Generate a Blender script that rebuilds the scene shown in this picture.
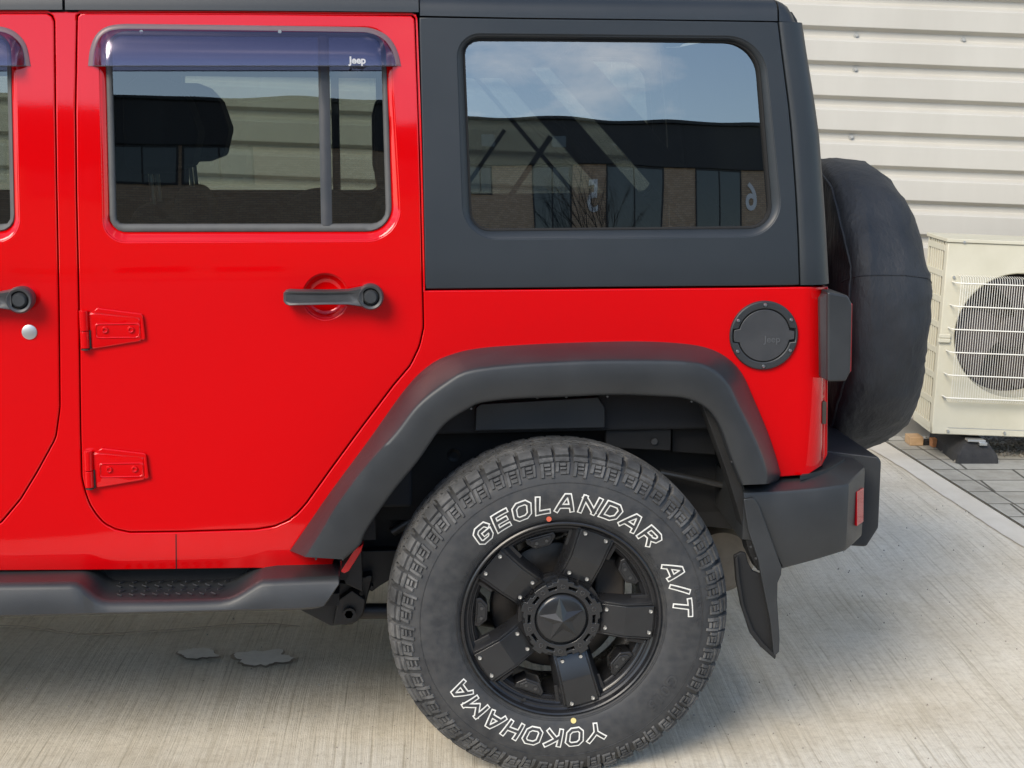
import bpy, math, random
import numpy as np
from mathutils import Vector, Matrix, geometry, noise
random.seed(7)
R = math.radians
SC = bpy.context.scene
for o in list(bpy.data.objects): bpy.data.objects.remove(o)

# ------------------------------------------------------------------ camera
F = 1540.0                                  # focal length in pixels of the 1024 px wide picture
YAW, PITCH = R(5.5), math.atan(274/1540)
d_ = Vector((math.sin(YAW)*math.cos(PITCH), math.cos(YAW)*math.cos(PITCH), -math.sin(PITCH)))
r_ = Vector((math.cos(YAW), -math.sin(YAW), 0))
u_ = r_.cross(d_)
HUB = Vector((0, 0, 0.39))
CAM = HUB - 3.6*(d_ + r_*(50/F) - u_*(236/F))
cd = bpy.data.cameras.new('camera'); cam = bpy.data.objects.new('camera', cd)
SC.collection.objects.link(cam); SC.camera = cam
cd.sensor_width = 36; cd.lens = F/1024*36; cd.clip_start = 0.05; cd.clip_end = 2000
m = Matrix((( r_.x, u_.x, -d_.x), (r_.y, u_.y, -d_.y), (r_.z, u_.z, -d_.z))).to_4x4()
m.translation = CAM; cam.matrix_world = m

# ------------------------------------------------------------------ world, sun, exposure
SUN_EL, SUN_AZ = R(37), R(216)      # azimuth: direction towards the sun, from +Y clockwise towards +X
w = bpy.data.worlds.new('World'); SC.world = w; w.use_nodes = True
nt = w.node_tree; nt.nodes.clear()
wo = nt.nodes.new('ShaderNodeOutputWorld'); bg = nt.nodes.new('ShaderNodeBackground')
sky = nt.nodes.new('ShaderNodeTexSky'); sky.sky_type = 'NISHITA'; sky.sun_disc = False
sky.sun_elevation = SUN_EL; sky.sun_rotation = SUN_AZ; sky.air_density = 1.0; sky.dust_density = 0.3; sky.ozone_density = 1.5
tc = nt.nodes.new('ShaderNodeTexCoord'); mp = nt.nodes.new('ShaderNodeMapping'); mp.inputs['Scale'].default_value = (1, 1, 3.2)
nz = nt.nodes.new('ShaderNodeTexNoise'); nz.inputs['Scale'].default_value = 2.3; nz.inputs['Detail'].default_value = 9; nz.inputs['Roughness'].default_value = .56
rp = nt.nodes.new('ShaderNodeValToRGB'); rp.color_ramp.elements[0].position = .56; rp.color_ramp.elements[1].position = .78
mx = nt.nodes.new('ShaderNodeMix'); mx.data_type = 'RGBA'; mx.inputs['B'].default_value = (13.5, 13.0, 12.4, 1)
nt.links.new(tc.outputs['Generated'], mp.inputs['Vector']); nt.links.new(mp.outputs[0], nz.inputs['Vector'])
nt.links.new(nz.outputs['Fac'], rp.inputs[0]); nt.links.new(rp.outputs[0], mx.inputs['Factor'])
nt.links.new(sky.outputs[0], mx.inputs['A']); nt.links.new(mx.outputs['Result'], bg.inputs[0]); nt.links.new(bg.outputs[0], wo.inputs[0])
bg.inputs[1].default_value = 0.15
sl = bpy.data.lights.new('sun', 'SUN'); sl.energy = 2.15; sl.angle = R(28); sl.color = (1, .89, .72)
so = bpy.data.objects.new('sun', sl); SC.collection.objects.link(so)
sd = Vector((math.sin(SUN_AZ)*math.cos(SUN_EL), math.cos(SUN_AZ)*math.cos(SUN_EL), math.sin(SUN_EL)))
so.rotation_euler = sd.to_track_quat('Z', 'Y').to_euler(); so.location = (-4, -6, 8)
SC.view_settings.view_transform = 'Standard'; SC.view_settings.look = 'None'
SC.view_settings.exposure = 0.8; SC.view_settings.gamma = 1; SC.view_settings.use_curve_mapping = False

# ------------------------------------------------------------------ rays
def ray(px, py): return d_ + r_*((px-512)/F) - u_*((py-384)/F)
def P(px, py, Y):                            # point where the view ray meets the plane Y
    q = ray(px, py); t = (Y-CAM.y)/q.y; return CAM + q*t
def PZ(px, py, Z):
    q = ray(px, py); t = (Z-CAM.z)/q.z; return CAM + q*t

# ------------------------------------------------------------------ body side surface
Y0 = 0.13
YC = Y0 + 0.79                               # centre plane of the car
ZB = P(500, 272, Y0).z                       # belt
ZK = P(200, 553, Y0).z                       # crease above the sill
ZT = P(600, 10, Y0+.05).z                    # roof rail
_zs = np.linspace(-.2, 2.4, 2601)
def _slope(z):
    z = np.asarray(z, float)
    t = np.clip((z-(ZB-.05))/.10, 0, 1); t = t*t*(3-2*t)
    up = math.tan(R(4.9))*t
    g = np.clip((z-ZK)/(ZB-ZK), 0, 1); mid = np.tan(np.radians(-1.4+2.0*g))*(1-t)
    k = np.clip((ZK-z)/.02, 0, 1); low = -math.tan(R(13))*k
    q = np.clip((z-ZT)/.10, 0, 1); top = math.tan(R(50))*q**2
    return up+mid*(z > ZK-.02)+low+top
_sl = _slope(_zs); _cum = np.cumsum(_sl)*(_zs[1]-_zs[0]); _cum -= np.interp(ZB-.1, _zs, _cum)
class Surf:
    def __init__(s, corner=None, off=0, rad=.06): s.c, s.off, s.rad = corner, off, rad
    def corner_x(s, z):
        (x0, z0), (x1, z1) = s.c
        return x0 + (x1-x0)*(z-z0)/(z1-z0)
    def __call__(s, x, z):
        x = np.asarray(x, float); z = np.asarray(z, float)
        y = Y0 + np.interp(z, _zs, _cum) - s.off
        if s.c:
            t = np.clip((x-(s.corner_x(z)-s.rad))/s.rad, 0, .985)
            y = y + s.rad*(1-np.sqrt(1-t*t))
        return y
    def normal(s, x, z):
        e = 1e-3
        sx = (s(x+e, z)-s(x-e, z))/(2*e); sz = (s(x, z+e)-s(x, z-e))/(2*e)
        n = np.stack([sx, -np.ones_like(sx), sz], -1)
        return n/np.linalg.norm(n, axis=-1, keepdims=True)
    def at(s, px, py):
        Y = Y0
        for _ in range(12):
            p = P(px, py, Y); Y = float(s(p.x, p.z))
        return p
S0 = Surf()
_b1, _b0 = P(828, 300, .17), P(826, 460, .17)
SB = Surf(((_b0.x, _b0.z), (_b1.x, _b1.z)), 0, .075)
_h1, _h0 = P(790, 8, .22), P(828, 285, .17)
SH = Surf(((_h0.x, _h0.z), (_h1.x, _h1.z)), .003, .05)

# ------------------------------------------------------------------ materials
def mat(name, color=(.5, .5, .5), rough=.5, metal=0, coat=0, spec=.5, emis=None):
    m = bpy.data.materials.new(name); m.use_nodes = True
    b = m.node_tree.nodes['Principled BSDF']
    b.inputs['Base Color'].default_value = (*color, 1); b.inputs['Roughness'].default_value = rough
    b.inputs['Metallic'].default_value = metal; b.inputs['Coat Weight'].default_value = coat
    b.inputs['Coat Roughness'].default_value = .02; b.inputs['Specular IOR Level'].default_value = spec
    return m
def N(m, t, **kw):
    n = m.node_tree.nodes.new(t)
    for k, v in kw.items():
        if k in n.inputs: n.inputs[k].default_value = v
        else: setattr(n, k, v)
    return n
def L(m, a, b): m.node_tree.links.new(a, b)
def B(m): return m.node_tree.nodes['Principled BSDF']
def coord(m, kind='Object', scale=(1, 1, 1), rot=(0, 0, 0)):
    t = N(m, 'ShaderNodeTexCoord'); p = N(m, 'ShaderNodeMapping'); p.inputs['Scale'].default_value = scale; p.inputs['Rotation'].default_value = rot
    L(m, t.outputs[kind], p.inputs['Vector']); return p.outputs[0]
def bump(m, src, strength=.2, dist=.001, prev=None):
    b = N(m, 'ShaderNodeBump'); b.inputs['Strength'].default_value = strength; b.inputs['Distance'].default_value = dist
    L(m, src, b.inputs['Height'])
    if prev: L(m, prev, b.inputs['Normal'])
    L(m, b.outputs[0], B(m).inputs['Normal']); return b.outputs[0]
def noise_n(m, vec, scale, detail=4, rough=.55):
    n = N(m, 'ShaderNodeTexNoise'); n.inputs['Scale'].default_value = scale; n.inputs['Detail'].default_value = detail; n.inputs['Roughness'].default_value = rough
    L(m, vec, n.inputs['Vector']); return n.outputs['Fac']
def ramp(m, src, stops):
    r = N(m, 'ShaderNodeValToRGB'); cr = r.color_ramp
    while len(cr.elements) < len(stops): cr.elements.new(.5)
    for e, (p, c) in zip(cr.elements, stops):
        e.position = p; e.color = (*c, 1) if len(c) == 3 else c
    L(m, src, r.inputs[0]); return r.outputs[0]
def mixc(m, fac, a, b, blend='MIX'):
    x = N(m, 'ShaderNodeMix', data_type='RGBA'); x.blend_type = blend
    for key, v in (('Factor', fac), ('A', a), ('B', b)):
        if hasattr(v, 'is_output') or hasattr(v, 'links'): L(m, v, x.inputs[key])
        elif key == 'Factor': x.inputs[key].default_value = v
        else: x.inputs[key].default_value = (*v, 1)
    return x.outputs['Result']
def math_n(m, op, a, b=0.0):
    x = N(m, 'ShaderNodeMath', operation=op)
    for i, v in enumerate((a, b)):
        if hasattr(v, 'links'): L(m, v, x.inputs[i])
        else: x.inputs[i].default_value = v
    return x.outputs[0]

def textured(name, c0, c1, rough=.5, scale=8, fine=600, fb=.25, dist=.0004, coat=0, spec=.5, rvar=.12):
    m = mat(name, c0, rough, coat=coat, spec=spec); v = coord(m)
    n = noise_n(m, v, scale, 6, .6); c = ramp(m, n, [(.3, c0), (.72, c1)]); L(m, c, B(m).inputs['Base Color'])
    rr = ramp(m, n, [(.3, (rough-rvar/2,)*3), (.75, (rough+rvar/2,)*3)]); L(m, rr, B(m).inputs['Roughness'])
    f = noise_n(m, v, fine, 2, .5); bump(m, f, fb, dist); return m

M = {}
m = M['red'] = mat('red_car_paint', (.60, .0003, .0016), .07, coat=.55, spec=.7); B(m).inputs['Specular Tint'].default_value = (1, .14, .18, 1); B(m).inputs['Coat IOR'].default_value = 1.6
v = coord(m); n = noise_n(m, v, 2.2, 2); n2 = noise_n(m, v, 260, 2)
b1 = bump(m, n, .05, .03); bn = N(m, 'ShaderNodeBump'); bn.inputs['Strength'].default_value = .02; bn.inputs['Distance'].default_value = .0006
L(m, n2, bn.inputs['Height']); L(m, b1, bn.inputs['Normal']); L(m, bn.outputs[0], B(m).inputs['Normal']); L(m, bn.outputs[0], B(m).inputs['Coat Normal'])
M['red_flat'] = M['red']
M['hardtop'] = textured('matte_black_hardtop', (.015, .019, .0225), (.021, .025, .029), .43, 3, 900, .35, .0004, rvar=.06)
M['plastic'] = textured('textured_grey_black_plastic', (.018, .020, .022), (.032, .034, .036), .44, 5, 1100, .5, .0004, rvar=.12)
M['plastic2'] = textured('smooth_grey_plastic', (.035, .037, .04), (.05, .05, .052), .42, 12, 700, .2, .0003)
M['seal'] = textured('grey_weather_seal', (.07, .07, .07), (.10, .10, .095), .6, 20, 400, .2, .0003)
M['dark'] = textured('dark_underbody', (.003, .003, .0035), (.007, .007, .007), .7, 9, 200, .3, .0006)
M['chassis'] = textured('satin_black_chassis', (.006, .006, .007), (.012, .012, .012), .5, 12, 300, .4, .0005)
M['liner'] = textured('wheel_arch_liner', (.003, .003, .0035), (.008, .0075, .007), .7, 6, 260, .4, .0006)
M['rim'] = textured('satin_black_alloy', (.010, .010, .011), (.017, .017, .018), .30, 14, 900, .15, .0002, rvar=.12)
M['rimplate'] = textured('satin_black_spoke_plate', (.014, .0145, .016), (.020, .021, .022), .24, 14, 900, .1, .0002, rvar=.08)
M['gap'] = mat('black_gap', (.004, .004, .004), .8)
M['steel'] = mat('bright_steel_bolt', (.62, .62, .6), .3, 1)
M['bolt'] = mat('dark_bolt', (.10, .10, .10), .38, .8)
M['disc'] = textured('brake_disc_steel', (.05, .045, .04), (.09, .08, .07), .45, 20, 300, .1, .0002)
B(M['disc']).inputs['Metallic'].default_value = .7
M['rust'] = textured('rusty_steel', (.03, .025, .02), (.055, .045, .036), .75, 14, 120, .4, .001)
M['muffler'] = textured('aluminised_exhaust', (.16, .13, .10), (.27, .23, .18), .55, 10, 200, .2, .0006)
M['letter'] = textured('white_raised_letter', (.62, .61, .56), (.78, .77, .72), .6, 60, 700, .1, .0002)
M['white'] = mat('white_print', (.85, .85, .85), .4)
M['emboss'] = mat('embossed_grey', (.085, .088, .092), .35)
M['lens'] = mat('red_lens', (.45, .004, .012), .2, coat=.3)
M['seat'] = textured('black_seat_fabric', (.012, .012, .013), (.022, .022, .024), .85, 10, 400, .4, .001)
M['yellow'] = mat('yellow_paint_dot', (.75, .62, .25), .6)
M['orange'] = mat('orange_paint_dot', (.55, .10, .05), .6)
# tyre
m = M['tyre'] = mat('dusty_tyre_rubber', (.03, .03, .031), .72); v = coord(m)
n = noise_n(m, v, 7, 8, .62); n3 = noise_n(m, v, 55, 4, .6)
c = ramp(m, n, [(.30, (.015, .0165, .019)), (.55, (.025, .0275, .031)), (.8, (.050, .050, .048))])
c2 = mixc(m, .35, c, ramp(m, n3, [(.35, (.03, .03, .031)), (.7, (.085, .08, .073))])); L(m, c2, B(m).inputs['Base Color'])
L(m, ramp(m, n3, [(.3, (.52,)*3), (.7, (.75,)*3)]), B(m).inputs['Roughness'])
bump(m, noise_n(m, v, 420, 3), .35, .0006)
m = M['tread'] = mat('worn_tread_rubber', (.05, .05, .05), .85); v = coord(m)
n = noise_n(m, v, 16, 8, .66)
L(m, ramp(m, n, [(.3, (.030, .030, .031)), (.5, (.070, .070, .069)), (.75, (.17, .165, .158))]), B(m).inputs['Base Color'])
bump(m, noise_n(m, v, 260, 4), .6, .0012)
# spare cover fabric
m = M['fabric'] = mat('black_spare_cover_fabric', (.016, .018, .022), .62, spec=.4); v = coord(m)
n = noise_n(m, v, 9, 6, .6); L(m, ramp(m, n, [(.3, (.016, .019, .024)), (.75, (.034, .037, .042))]), B(m).inputs['Base Color'])
b1 = bump(m, noise_n(m, coord(m, scale=(1, 1, .35)), 9, 6, .62), .6, .03); bump(m, noise_n(m, v, 900, 2), .3, .0006, b1)
# glass: tinted pane, mirror-like coat outside, see-through body
def glass(name, tint, ior, wav=.02, rough=0.0):
    m = bpy.data.materials.new(name); m.use_nodes = True; t = m.node_tree; t.nodes.clear()
    o = t.nodes.new('ShaderNodeOutputMaterial'); mxs = t.nodes.new('ShaderNodeMixShader')
    tr = t.nodes.new('ShaderNodeBsdfTransparent'); tr.inputs[0].default_value = (*tint, 1)
    gl = t.nodes.new('ShaderNodeBsdfGlossy'); gl.inputs['Roughness'].default_value = rough; gl.inputs[0].default_value = (1, 1, 1, 1)
    fr = t.nodes.new('ShaderNodeFresnel'); fr.inputs[0].default_value = ior
    t.links.new(fr.outputs[0], mxs.inputs[0]); t.links.new(tr.outputs[0], mxs.inputs[1]); t.links.new(gl.outputs[0], mxs.inputs[2])
    t.links.new(mxs.outputs[0], o.inputs[0])
    v = coord(m); n = noise_n(m, v, 3.0, 1)
    bp = N(m, 'ShaderNodeBump'); bp.inputs['Strength'].default_value = wav; bp.inputs['Distance'].default_value = .05
    L(m, n, bp.inputs['Height']); L(m, bp.outputs[0], gl.inputs['Normal'])
    return m
M['glass'] = glass('tinted_door_glass', (.44, .48, .44), 1.95, .010)
M['glass_privacy'] = glass('privacy_quarter_glass', (.27, .30, .285), 2.6, .012)
M['visor'] = glass('smoked_visor_acrylic', (.46, .40, .52), 2.0, .01, .14)
next(n for n in M['visor'].node_tree.nodes if n.type == 'BSDF_GLOSSY').inputs[0].default_value = (.78, .70, .92, 1)
M['visorlip'] = mat('visor_edge_acrylic', (.16, .14, .15), .3); B(M['visorlip']).inputs['Alpha'].default_value = .72
M['bglass'] = mat('building_window_glass', (.012, .02, .028), .05, coat=0, spec=.9)

# ------------------------------------------------------------------ object helpers
COL = SC.collection
def empty(name, loc=(0, 0, 0), rot=(0, 0, 0)):
    o = bpy.data.objects.new(name, None); o.empty_display_size = .1; COL.objects.link(o); o.location = loc; o.rotation_euler = rot; return o
def tag(o, label=None, cat=None, group=None, kind=None):
    if label: o['label'] = label
    if cat: o['category'] = cat
    if group: o['group'] = group
    if kind: o['kind'] = kind
    return o
def link(me, name, material, parent=None):
    o = bpy.data.objects.new(name, me); COL.objects.link(o)
    if material: me.materials.append(M[material] if isinstance(material, str) else material)
    if parent: o.parent = parent
    return o
class MB:
    def __init__(s): s.v = []; s.f = []
    def add(s, vs, fs):
        n = len(s.v); s.v += [tuple(v) for v in vs]; s.f += [tuple(i+n for i in f) for f in fs]; return s
    def box(s, a, b):
        (x0, y0, z0), (x1, y1, z1) = a, b
        return s.add([(x0, y0, z0), (x1, y0, z0), (x1, y1, z0), (x0, y1, z0), (x0, y0, z1), (x1, y0, z1), (x1, y1, z1), (x0, y1, z1)],
                     [(0, 3, 2, 1), (4, 5, 6, 7), (0, 1, 5, 4), (1, 2, 6, 5), (2, 3, 7, 6), (3, 0, 4, 7)])
    def prism(s, poly, vec):                # 3-D polygon swept along vec
        n = len(poly); a = [Vector(p) for p in poly]; vec = Vector(vec); b = [p+vec for p in a]
        nv = Vector((0, 0, 0))
        for i in range(n): nv += a[i].cross(a[(i+1) % n])
        if nv.dot(vec) > 0: a.reverse(); b.reverse()
        return s.add(a+b, [tuple(range(n)), tuple(range(2*n-1, n-1, -1))] + [(i, i+n, (i+1) % n+n, (i+1) % n) for i in range(n)])
    def loft(s, loops, closed=True, cap0=False, cap1=False):
        n = len(loops[0]); vs = [p for l in loops for p in l]; fs = []
        for k in range(len(loops)-1):
            for i in range(n if closed else n-1):
                j = (i+1) % n; fs.append((k*n+i, k*n+j, (k+1)*n+j, (k+1)*n+i))
        if cap0: fs.append(tuple(range(n-1, -1, -1)))
        if cap1: fs.append(tuple(range((len(loops)-1)*n, len(loops)*n)))
        return s.add(vs, fs)
    def cyl(s, a, b, r, r2=None, n=24, caps=True):
        a, b = Vector(a), Vector(b); ax = (b-a).normalized(); q = ax.to_track_quat('Z', 'Y'); r2 = r if r2 is None else r2
        X, Y = q @ Vector((1, 0, 0)), q @ Vector((0, 1, 0))
        la = [a+(X*math.cos(t)+Y*math.sin(t))*r for t in [2*math.pi*i/n for i in range(n)]]
        lb = [b+(X*math.cos(t)+Y*math.sin(t))*r2 for t in [2*math.pi*i/n for i in range(n)]]
        return s.loft([la, lb], True, caps, caps)
    def tube(s, pts, r, n=10, caps=True):
        pts = [Vector(p) for p in pts]; loops = []; up = None
        for i, p in enumerate(pts):
            t = (pts[min(i+1, len(pts)-1)]-pts[max(i-1, 0)]).normalized()
            if up is None: up = t.orthogonal().normalized()
            up = (up-t*up.dot(t)).normalized(); w_ = t.cross(up)
            rr = r[i] if hasattr(r, '__len__') else r
            loops.append([p+(up*math.cos(a)+w_*math.sin(a))*rr for a in [2*math.pi*k/n for k in range(n)]])
        return s.loft(loops, True, caps, caps)
    def lathe(s, prof, n=96, axis='Y', c=(0, 0, 0), flip=False):  # prof: (r, a) pairs
        loops = []
        for (r, a) in prof:
            l = []
            for i in range(n):
                t = 2*math.pi*i/n*(1 if not flip else -1)
                if axis == 'Y': l.append((c[0]+r*math.cos(t), c[1]+a, c[2]+r*math.sin(t)))
                elif axis == 'X': l.append((c[0]+a, c[1]+r*math.cos(t), c[2]+r*math.sin(t)))
                else: l.append((c[0]+r*math.cos(t), c[1]+r*math.sin(t), c[2]+a))
            loops.append(l)
        return s.loft(loops)
    def build(s, name, material, parent=None, bevel=0, seg=2, angle=35, smooth=True, fix=True):
        me = bpy.data.meshes.new(name); me.from_pydata([tuple(v) for v in s.v], [], s.f); me.validate()
        if fix:
            import bmesh
            bm = bmesh.new(); bm.from_mesh(me); bmesh.ops.recalc_face_normals(bm, faces=bm.faces); bm.to_mesh(me); bm.free()
        o = link(me, name, material, parent)
        if bevel:
            b = o.modifiers.new('bevel', 'BEVEL'); b.width = bevel; b.segments = seg; b.limit_method = 'ANGLE'; b.angle_limit = R(28); b.harden_normals = True
        if smooth:
            me.shade_smooth()
            me.set_sharp_from_angle(angle=R(angle))
        return o

def fillet(pts, seg=8, step=None):          # pts: (x, y) or (x, y, r)
    n = len(pts); out = []
    for i in range(n):
        p = Vector(pts[i][:2]); r = pts[i][2] if len(pts[i]) > 2 else 0
        a = Vector(pts[i-1][:2])-p; b = Vector(pts[(i+1) % n][:2])-p
        if r <= 0: out.append(tuple(p)); continue
        la, lb = a.length, b.length; a.normalize(); b.normalize()
        ang = a.angle(b); t = min(r/math.tan(ang/2), la*.49, lb*.49); r2 = t*math.tan(ang/2)
        c = p+(a+b).normalized()*(r2/math.sin(ang/2)); s0, s1 = p+a*t-c, p+b*t-c
        a0 = math.atan2(s0.y, s0.x); a1 = math.atan2(s1.y, s1.x); da = (a1-a0+math.pi) % (2*math.pi)-math.pi
        for k in range(seg+1):
            q = a0+da*k/seg; out.append((c.x+r2*math.cos(q), c.y+r2*math.sin(q)))
    if step:
        o2 = []
        for i in range(len(out)):
            a, b = Vector(out[i]), Vector(out[(i+1) % len(out)]); k = max(1, int((b-a).length/step))
            for j in range(k): o2.append(tuple(a.lerp(b, j/k)))
        out = o2
    return out
def spline(pts, n=6, closed=False):
    out = []; N_ = len(pts); rng = N_ if closed else N_-1
    for i in range(rng):
        g = lambda k: np.array(pts[k % N_] if closed else pts[min(max(k, 0), N_-1)], float)
        p0, p1, p2, p3 = g(i-1), g(i), g(i+1), g(i+2)
        for k in range(n):
            t = k/n; out.append(tuple(.5*((2*p1)+(-p0+p2)*t+(2*p0-5*p1+4*p2-p3)*t*t+(-p0+3*p1-3*p2+p3)*t**3)))
    if not closed: out.append(tuple(pts[-1]))
    return out
def resample(pts, n, closed=False):
    p = np.array(pts, float)
    if closed: p = np.vstack([p, p[:1]])
    dd = np.r_[0, np.cumsum(np.linalg.norm(np.diff(p, axis=0), axis=1))]
    t = np.linspace(0, dd[-1], n+1)[:-1] if closed else np.linspace(0, dd[-1], n)
    return [tuple(np.interp(q, dd, p[:, k]) for k in range(p.shape[1])) for q in t]

def _area(a): return .5*np.sum(a[:, 0]*np.roll(a[:, 1], -1)-np.roll(a[:, 0], -1)*a[:, 1])
def _clean(a):
    a = np.array(a, float); keep = np.linalg.norm(a-np.roll(a, 1, axis=0), axis=1) > 1e-5; return a[keep]
def _outn(a):                                # outward (for CCW loops) unit vertex normals, mitred
    e = np.roll(a, -1, axis=0)-a; e /= np.linalg.norm(e, axis=1, keepdims=True)
    n = np.stack([e[:, 1], -e[:, 0]], 1); m_ = n+np.roll(n, 1, axis=0); l = np.linalg.norm(m_, axis=1, keepdims=True)
    m_ = m_/np.maximum(l, 1e-6); c = np.maximum((m_*n).sum(1, keepdims=True), .5); return m_, 1/c
def _inside(pt, poly):
    x, y = pt[:, 0], pt[:, 1]; r = np.zeros(len(pt), bool); a = poly; b = np.roll(poly, -1, axis=0)
    for (x0, y0), (x1, y1) in zip(a, b):
        if y0 == y1: continue
        c = ((y0 > y) != (y1 > y)) & (x < (x1-x0)*(y-y0)/(y1-y0)+x0); r ^= c
    return r
def _dist(pt, poly):
    best = np.full(len(pt), 1e9)
    for a, b in zip(poly, np.roll(poly, -1, axis=0)):
        e = b-a; t = np.clip(((pt-a)@e)/(e@e), 0, 1); best = np.minimum(best, np.linalg.norm(pt-(a+t[:, None]*e), axis=1))
    return best
def panel(name, outer, holes, material, parent, fn, nf, thick=.02, bev=.003, grid=.03, gridz=None, back=(0, 1, 0)):
    """sheet over a height function fn(x,z)->Y with normals nf, rounded edges, real thickness, holes"""
    loops = []
    for k, l in enumerate([outer]+list(holes)):
        a = _clean(l); A = _area(a)
        if (A < 0) == (k == 0): a = a[::-1]
        loops.append(a)                      # outer CCW, holes CW: outward normal points off the sheet either way
    ins = []; outs = []
    for a in loops:
        m_, sc = _outn(a); ins.append(a-m_*bev*sc); outs.append(m_)
    gridz = gridz or grid
    lo, hi = ins[0].min(0), ins[0].max(0)
    gx = np.arange(lo[0]+grid/2, hi[0], grid); gz = np.arange(lo[1]+gridz/2, hi[1], gridz)
    G = np.array([(x, z) for x in gx for z in gz]) if len(gx) and len(gz) else np.zeros((0, 2))
    if len(G):
        ok = _inside(G, ins[0])
        for h in ins[1:]: ok &= ~_inside(G, h)
        G = G[ok]
        for a in ins:
            if len(G): G = G[_dist(G, a) > min(grid, gridz)*.35]
    pts = [Vector(p) for a in ins for p in a]; edges = []; st = 0; starts = []
    for a in ins:
        n = len(a); starts.append(st); edges += [(st+i, st+(i+1) % n) for i in range(n)]; st += n
    pts += [Vector(p) for p in G]
    V, E, Fc, ov, oe, of = geometry.delaunay_2d_cdt(pts, edges, [], 0, 1e-6)
    V = np.array([tuple(v) for v in V]); tri = np.array([tuple(f) for f in Fc if len(f) == 3])
    cen = V[tri].mean(1); ok = _inside(cen, ins[0])
    for h in ins[1:]: ok &= ~_inside(cen, h)
    tri = tri[ok]
    e1, e2 = V[tri[:, 1]]-V[tri[:, 0]], V[tri[:, 2]]-V[tri[:, 0]]; cr = e1[:, 0]*e2[:, 1]-e1[:, 1]*e2[:, 0]
    tri[cr < 0] = tri[cr < 0][:, ::-1]
    mp_ = {}
    for i, l in enumerate(ov):
        for j in l: mp_[j] = i
    verts = [np.column_stack([V[:, 0], fn(V[:, 0], V[:, 1]), V[:, 1]])]; norms = [nf(V[:, 0], V[:, 1])]
    faces = [tuple(int(i) for i in t) for t in tri]; base = len(V)
    bk = np.array(back, float)
    for a, on, s0 in zip(ins, outs, starts):
        n = len(a); prev = [mp_[s0+i] for i in range(n)]
        nn = nf(a[:, 0], a[:, 1]); yb = fn(a[:, 0], a[:, 1]); o3 = np.column_stack([on[:, 0], np.zeros(n), on[:, 1]])
        o3 = o3-(o3*nn).sum(1, keepdims=True)*nn; o3 /= np.linalg.norm(o3, axis=1, keepdims=True)
        P0 = np.column_stack([a[:, 0], yb, a[:, 1]])
        rings = [(math.sin(t), 1-math.cos(t), math.cos(t), math.sin(t)) for t in (R(30), R(60), R(90))]
        for (so_, si, cn, sn) in rings:
            p = P0+o3*bev*so_-nn*bev*si; verts.append(p); norms.append(nn*cn+o3*sn)
            cur = list(range(base, base+n)); base += n
            faces += [(prev[i], cur[i], cur[(i+1) % n], prev[(i+1) % n]) for i in range(n)]; prev = cur
        p = P0+o3*bev+bk*(thick); verts.append(p); norms.append(o3)
        cur = list(range(base, base+n)); base += n
        faces += [(prev[i], cur[i], cur[(i+1) % n], prev[(i+1) % n]) for i in range(n)]
    VV = np.vstack(verts); NN = np.vstack(norms); NN /= np.linalg.norm(NN, axis=1, keepdims=True)
    me = bpy.data.meshes.new(name); me.from_pydata(VV.tolist(), [], faces)
    me.shade_smooth(); me.normals_split_custom_set_from_vertices(NN.tolist())
    o = link(me, name, material, parent); o['_n'] = 1; NORM[me.name] = (VV, faces, NN); return o
NORM = {}
def xz(px_pts, surf=S0): return [(p.x, p.z) for p in (surf.at(*q) for q in px_pts)]
def side_panel(name, px, holes, material, parent, surf=S0, **kw):
    return panel(name, xz(px, surf), [xz(h, surf) for h in holes], material, parent, surf, surf.normal, **kw)
def flatp(name, outer, holes, y, material, parent, **kw):   # flat plate in a local x-z plane
    return panel(name, outer, holes, material, parent, lambda x, z: np.full(np.shape(x), float(y)), lambda x, z: np.tile([0., -1., 0.], (len(x), 1)), **kw)
def surf_loop(px, surf, off): return [Vector((p.x, p.y+off, p.z)) for p in (surf.at(*q) for q in px)]

def text_mesh(body, size, extrude=.001, shear=0, offset=0, spacing=1.0, depth_res=3):
    c = bpy.data.curves.new('lettering', 'FONT'); c.body = body; c.size = size; c.extrude = extrude; c.shear = shear; c.offset = offset
    c.space_character = spacing; c.resolution_u = 4; c.align_x = 'CENTER'; c.align_y = 'CENTER'
    o = bpy.data.objects.new('tmp', c); COL.objects.link(o); dg = bpy.context.evaluated_depsgraph_get()
    me = o.evaluated_get(dg).to_mesh(); vs = [v.co.copy() for v in me.vertices]; fs = [tuple(p.vertices) for p in me.polygons]
    o.evaluated_get(dg).to_mesh_clear(); bpy.data.objects.remove(o); bpy.data.curves.remove(c)
    return vs, fs

# ================================================================== SETTING
GR = Vector((CAM.x, CAM.y, 0))                 # point on the ground below the camera
def G(u, v, z=0): return GR + r_*u + Vector((math.sin(YAW), math.cos(YAW), 0))*v + Vector((0, 0, z))   # yard frame: u right, v towards the wall
def guv(px, py, z=0):
    p = PZ(px, py, z)-GR; return p.dot(r_), p.dot(Vector((math.sin(YAW), math.cos(YAW), 0)))
ROLL = R(2.2)

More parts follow.
